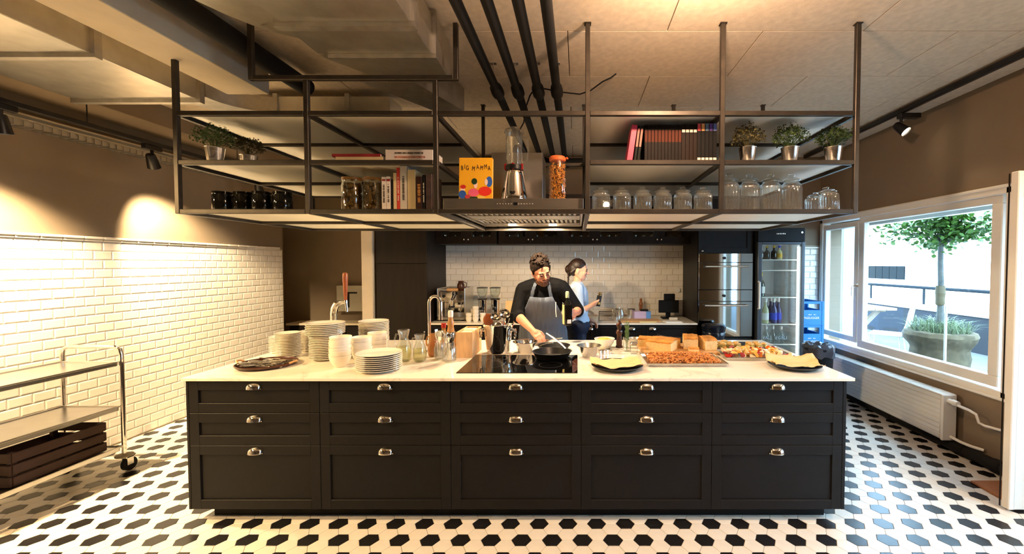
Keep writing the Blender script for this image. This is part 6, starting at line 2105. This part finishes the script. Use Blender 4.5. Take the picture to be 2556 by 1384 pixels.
b.tube([NK+V((.066*math.cos(R(a)), .060*math.sin(R(a)), .012+.012*math.sin(R(a)))) for a in range(0, 360, 20)], .012, 8, closed=True)
put(remesh(b, .0075, 3), 'shirt', shirt_m, man)
b = MB(); legs(b, .012); chain(b, [PE+V((-.07, 0, -.02)), PE+V((.07, 0, -.02))], [.148, .148])
put(remesh(b, .010, 3), 'trousers', M('blue jeans', srgb(44, 60, 100), .8, var=.2, scale=30), man)
for f in man_feet:
    s = MB(); s.capsule(V((f[0], f[1]+.05, .05)), V((f[0], f[1]-.14, .045)), .052, .046); s.box(f[0]-.05, f[0]+.05, f[1]-.18, f[1]+.1, .0005, .03, .01)
    put(remesh(s, .008, 3), 'shoe', mt['black'], man)
# hair, beard, glasses
hair_m = M('dark brown hair', srgb(26, 16, 10), .8, var=.5, scale=60, bump=.5, bscale=120, spec=.2)
h = MB(); rr8 = random.Random(12)
h.ball((0, .024, .052), .0965, 22, 14, (.88, 1.0, .92)); h.ball((0, .05, .025), .088, 18, 12, (.92, 1, 1))
for k in range(150):
    a = rr8.uniform(0, 2*PI); e = rr8.uniform(.15, 1.5)
    c = V((.084*math.cos(e)*math.cos(a), .03+.098*math.cos(e)*math.sin(a), .052+.092*math.sin(e)))
    if c.y < -.035 and c.z < .095: continue
    h.capsule(c, c+V((rr8.uniform(-.012, .016), rr8.uniform(-.026, .006), rr8.uniform(.004, .024))), .009, .0035, 8)
h.capsule((-.078, -.005, .035), (-.076, -.008, -.005), .014, .009); h.capsule((.078, -.005, .035), (.076, -.008, -.005), .014, .009)
h.xf(Mh)
put(remesh(h, .0042, 1), 'hair', hair_m, man)
be = MB()
for a in range(-90, 91, 12):
    x = math.sin(R(a)); y = math.cos(R(a))
    be.capsule((.054*x, -.012-.062*y, -.05-.028*y), (.050*x, -.012-.060*y, -.075-.035*y), .0145, .013, 8)
be.capsule((-.024, -.089, -.045), (.024, -.089, -.045), .007, .007, 8)
be.xf(Mh)
put(remesh(be, .005, 2), 'beard', M('brown beard', srgb(92, 58, 36), .7, var=.4, scale=70, bump=.6, bscale=150), man)
gl = MB()
for s in (-1, 1):
    gl.tube([Mh @ V((s*.032+.024*math.cos(R(a)), -.094+.012*abs(math.cos(R(a)))*0, -.002+.019*math.sin(R(a)))) for a in range(0, 360, 20)], .0014, 6, closed=True)
    gl.tube([Mh @ V((s*.056, -.092, .002)), Mh @ V((s*.078, -.03, .004)), Mh @ V((s*.081, .02, .004))], .0014, 6)
gl.tube([Mh @ V((-.009, -.096, .002)), Mh @ V((.009, -.096, .002))], .0014, 6)
gl.build('glasses', mt['blackmetal'], man)
lid = MB()
for s in (-1, 1): lid.capsule(Mh @ V((s*.021, -.0865, -.004)), Mh @ V((s*.041, -.0830, -.006)), .0032, .0026, 8)
lid.build('eyelashes', hair_m, man)
for s in (-1, 1):
    e_ = MB().capsule(Mh @ V((s*.018, -.090, .024)), Mh @ V((s*.047, -.082, .025)), .0052, .004, 8)
    e_.build('eyebrow', hair_m, man)
MB().capsule(Mh @ V((-.017, -.0895, -.0595)), Mh @ V((.017, -.0895, -.0595)), .0028, .0028, 8).build('lips', M('lips', srgb(150, 76, 66), .5), man)
# apron: bib and skirt follow the front of the body
apron_m = wave_mat('blue grey striped apron', srgb(64, 74, 92), srgb(150, 158, 170), .85, 26, 'X', .25, 1.0, sharp=(.72, .9))
def apron_sheet():
    rows = [(1.292, .105), (1.24, .13), (1.17, .165), (1.09, .20), (1.0, .225), (.92, .24), (.80, .25), (.66, .255), (.52, .26)]
    n = 25
    vs = []; fs = []
    for z, hw in rows:
        t = max(0, min(1, (z-PE.z)/(CH.z-PE.z)))
        c = PE.lerp(CH, t)
        rx = .195+(.01 if z > 1.0 else .0); ry = .152 if z > .95 else .162
        for k in range(n):
            u = -1+2*k/(n-1)
            x = hw*u
            sx = max(-1, min(1, x/(rx*1.36)))
            y = -ry*math.sqrt(max(.0, 1-sx*sx))
            wob = .006*math.sin(14*u+z*9)*(1.3-z)
            vs.append((c.x+x, c.y+y-.012+wob, z-.01*math.cos(u*1.5)))
    for i in range(len(rows)-1):
        for k in range(n-1):
            a = i*n+k
            fs.append((a, a+n, a+n+1, a+1))
    return MB().add(vs, fs)
ap = apron_sheet().build('apron', apron_m, man, ang=80)
md = ap.modifiers.new('thickness', 'SOLIDIFY'); md.thickness = .003
def strap(pts, w, name, m):
    ribbon_ = []
    vs = []; fs = []
    for i, (p, nrm) in enumerate(pts):
        p = V(p); t = V(pts[min(i+1, len(pts)-1)][0])-V(pts[max(i-1, 0)][0]); t.normalize()
        sd = t.cross(V(nrm)).normalized()*w/2
        nn = V(nrm).normalized()*.002
        vs += [p-sd-nn, p+sd-nn, p+sd+nn, p-sd+nn]
    for i in range(len(pts)-1):
        for k in range(4): fs.append((i*4+k, i*4+(k+1) % 4, i*4+4+(k+1) % 4, i*4+4+k))
    fs.append((3, 2, 1, 0)); fs.append(tuple((len(pts)-1)*4+k for k in range(4)))
    return MB().add(vs, fs).build(name, m, man)
strap([((-.425, 3.888, 1.285), (0, -1, .2)), ((-.415, 3.868, 1.34), (0, -1, .4)), ((-.40, 3.868, 1.385), (0, -.8, .6)), ((-.385, 3.90, 1.425), (-.2, -.4, .9)), ((-.375, 3.96, 1.44), (-.3, 0, 1)), ((-.36, 4.02, 1.42), (-.2, .5, .6))], .03, 'apron_strap', apron_m)
strap([((-.245, 3.888, 1.285), (0, -1, .2)), ((-.255, 3.868, 1.34), (0, -1, .4)), ((-.262, 3.868, 1.39), (0, -.8, .6)), ((-.275, 3.90, 1.43), (.2, -.4, .9)), ((-.285, 3.96, 1.445), (.3, 0, 1)), ((-.30, 4.02, 1.42), (.2, .5, .6))], .03, 'apron_strap', apron_m)
strap([((-.20, 3.872, 1.24), (0, -1, 0)), ((-.20, 3.862, 1.16), (0, -1, 0)), ((-.195, 3.868, 1.10), (0, -1, 0))], .007, 'tie_cord', mt['paperwhite'])
# oil bottle held in his left hand
bo = thing('olive_oil_bottle', 'dark square olive oil bottle held by the man in the apron', 'bottle', (-.088, 3.685, 1.050), R(18))
MB().box(-.036, .036, -.036, .036, 0, .19, .008).build('glass_body', mt['darkglass'], bo)
MB().lathe([(.034, .185), (.028, .205), (.014, .225), (.013, .27), (0, .27)], 14).build('neck', mt['darkglass'], bo)
MB().lathe([(.0165, .245), (.017, .29), (.012, .302), (0, .302)], 14).build('cap', M('pale green cap', srgb(196, 196, 150), .5), bo)
MB().box(-.0375, -.036, -.03, .03, .012, .185).build('side_label', M('cream label', srgb(214, 192, 130), .7), bo, smooth=False)
MB().box(-.012, .024, -.0375, -.036, .02, .055).build('front_label', mt['paperwhite'], bo, smooth=False)

# ------------------------------------------------ woman with the braid, turned to the window
WP = V((.0, 4.54, .955)); WC = V((-.005, 4.53, 1.255)); WN = V((.0, 4.525, 1.375)); WH = V((.022, 4.52, 1.522))
S1 = V((-.005, 4.385, 1.335)); S2 = V((-.015, 4.67, 1.335))
E1 = V((.02, 4.335, 1.085)); W1_ = V((.150, 4.34, 1.165))
E2 = V((-.02, 4.72, 1.08)); W2_ = V((.13, 4.76, .965))
fe = [(-.02, 4.47, 0), (.02, 4.62, 0)]
def wtorso(mb, inf=0):
    chain(mb, [WP+V((0, -.06, 0)), WP+V((0, .06, 0))], [.125+inf, .125+inf])
    mb.ball(WP.lerp(WC, .4), .125+inf, 18, 12, (.86, 1.1, 1.1)); mb.ball(WP.lerp(WC, .8), .135+inf, 18, 12, (.86, 1.1, 1))
    mb.ball(WC, .135+inf, 18, 12, (.84, 1.12, .95))
    for S in (S1, S2): mb.capsule(S, WC+V((0, 0, .06)), .056+inf, .08+inf)
    mb.capsule(WC+V((0, 0, .05)), WN, .08+inf, .050+inf*.5)
def warms(mb, inf=0, upto=1.0):
    for S, E_, W in ((S1, E1, W1_), (S2, E2, W2_)):
        mb.capsule(S, E_, .052+inf, .040+inf)
        if upto > 0: mb.capsule(E_, E_.lerp(W, upto), .040+inf, .040+inf-.017*upto)
def wlegs(mb, inf=0):
    for s, f in zip((-1, 1), fe):
        hp = WP+V((0, s*.075, -.04)); kn = V((.02, f[1], .48)); an = V((f[0]-.01, f[1], .08))
        mb.capsule(hp, kn, .09+inf, .058+inf); mb.capsule(kn, an, .056+inf, .038+inf)
Mw = Matrix.Translation(WH) @ Matrix.Rotation(R(84), 4, 'Z') @ Matrix.Rotation(R(6), 4, 'X') @ Matrix.Scale(.96, 4)
b = MB(); wtorso(b); warms(b); wlegs(b)
b.capsule(WN+V((-.005, 0, -.03)), WH+V((-.012, 0, -.05)), .046, .046)
hand(b, W1_, V((.9, .05, .45)), V((-.1, .5, .9)), .75, -1, .5, .92)
hand(b, W2_, V((.8, .1, -.5)), V((-.4, -.4, -1)), .4, 1, .5, .92)
head_shape(b, Mw, .96, 1.02, True)
for f in fe: b.capsule(V((f[0]-.03, f[1], .04)), V((f[0]+.12, f[1], .033)), .036, .03)
wo_ = put(remesh(b, .0062, 3, .5), 'person', M('pale skin', srgb(222, 166, 140), .5, var=.05, scale=14))
tag(wo_, 'person with a dark braid in pale blue shirt, turned to the window', 'person')
ws = M('pale blue shirt cloth', srgb(188, 208, 232), .8, var=.06, scale=8, bump=.25, bscale=25)
b = MB(); wtorso(b, .014); warms(b, .016, .18)
b.tube([WN+V((.056*math.cos(R(a)), .056*math.sin(R(a)), .006)) for a in range(0, 360, 20)], .013, 8, closed=True)
put(remesh(b, .0078, 3), 'shirt', ws, wo_)
b = MB(); wlegs(b, .012); chain(b, [WP+V((0, -.06, -.01)), WP+V((0, .06, -.01))], [.142, .142])
put(remesh(b, .010, 3), 'trousers', M('navy trousers', srgb(24, 32, 56), .8, var=.15), wo_)
for f in fe:
    s = MB(); s.capsule(V((f[0]-.04, f[1], .045)), V((f[0]+.13, f[1], .04)), .046, .04); s.box(f[0]-.085, f[0]+.165, f[1]-.045, f[1]+.045, .0005, .028, .01)
    put(remesh(s, .008, 3), 'shoe', mt['black'], wo_)
h = MB()
h.ball((0, .024, .050), .0975, 22, 14, (.85, 1.0, .93))
h.capsule((-.066, .012, .035), (-.056, .08, -.025), .012, .028); h.capsule((.066, .012, .035), (.056, .08, -.025), .012, .028)
h.ball((0, .055, .02), .088, 18, 12, (.9, 1, 1))
h.ball((0, .125, .005), .045, 14, 10, (1, .9, 1.15))
h.capsule((0, .10, -.02), (0, .11, -.06), .03, .02)
h.xf(Mw)
hw = M('very dark brown hair', srgb(34, 20, 14), .45, var=.4, scale=50, bump=.5, bscale=140)
put(remesh(h, .0055, 2), 'hair', hw, wo_)
bd = MB()
for k in range(9):
    z = -.02-.022*k
    bd.ball(Mw @ V((.008*(-1)**k-.035, .118-.002*k, z)), .0145-.0006*k, 9, 7, (1, 1, 1.15))
put(remesh(bd, .004, 1), 'braid', hw, wo_)
MB().capsule(Mw @ V((-.045, -.080, .020)), Mw @ V((-.018, -.090, .022)), .004, .003, 8).capsule(Mw @ V((.045, -.080, .020)), Mw @ V((.018, -.090, .022)), .004, .003, 8).build('eyebrow', hw, wo_)
ey = MB()
for s in (-1, 1): ey.capsule(Mw @ V((s*.022, -.0865, .001)), Mw @ V((s*.042, -.0805, .0)), .0036, .0028, 8)
ey.build('eyes', mt['blackmetal'], wo_)
MB().capsule(Mw @ V((-.015, -.0885, -.0595)), Mw @ V((.015, -.0885, -.0595)), .0032, .0032, 8).build('lips', M('rose lips', srgb(186, 96, 90), .5), wo_)
MB().ball(Mw @ V((.078, .0, -.035)), .006, 8, 6).ball(Mw @ V((-.078, .0, -.035)), .006, 8, 6).build('earring', mt['chrome'], wo_)
# the tin she holds up
tn = thing('spice_tin', 'tall black and gold tin held up by the woman with the braid', 'tin', (.213, 4.345, 1.155))
MB().lathe([(0, 0), (.026, 0), (.026, .125), (.023, .128), (.023, .14), (.02, .144), (0, .145)], 18).build('tin_body', mt['blackmetal'], tn)
MB().lathe([(.0265, .02), (.0265, .045)], 18).lathe([(.0265, .115), (.0265, .124)], 18).lathe([(.0235, .13), (.0238, .142), (.02, .146), (0, .147)], 16).build('gold_band', M('brass band', (.75, .55, .25), .25, 1.0), tn)
tn.rotation_euler = (0, R(10), 0)
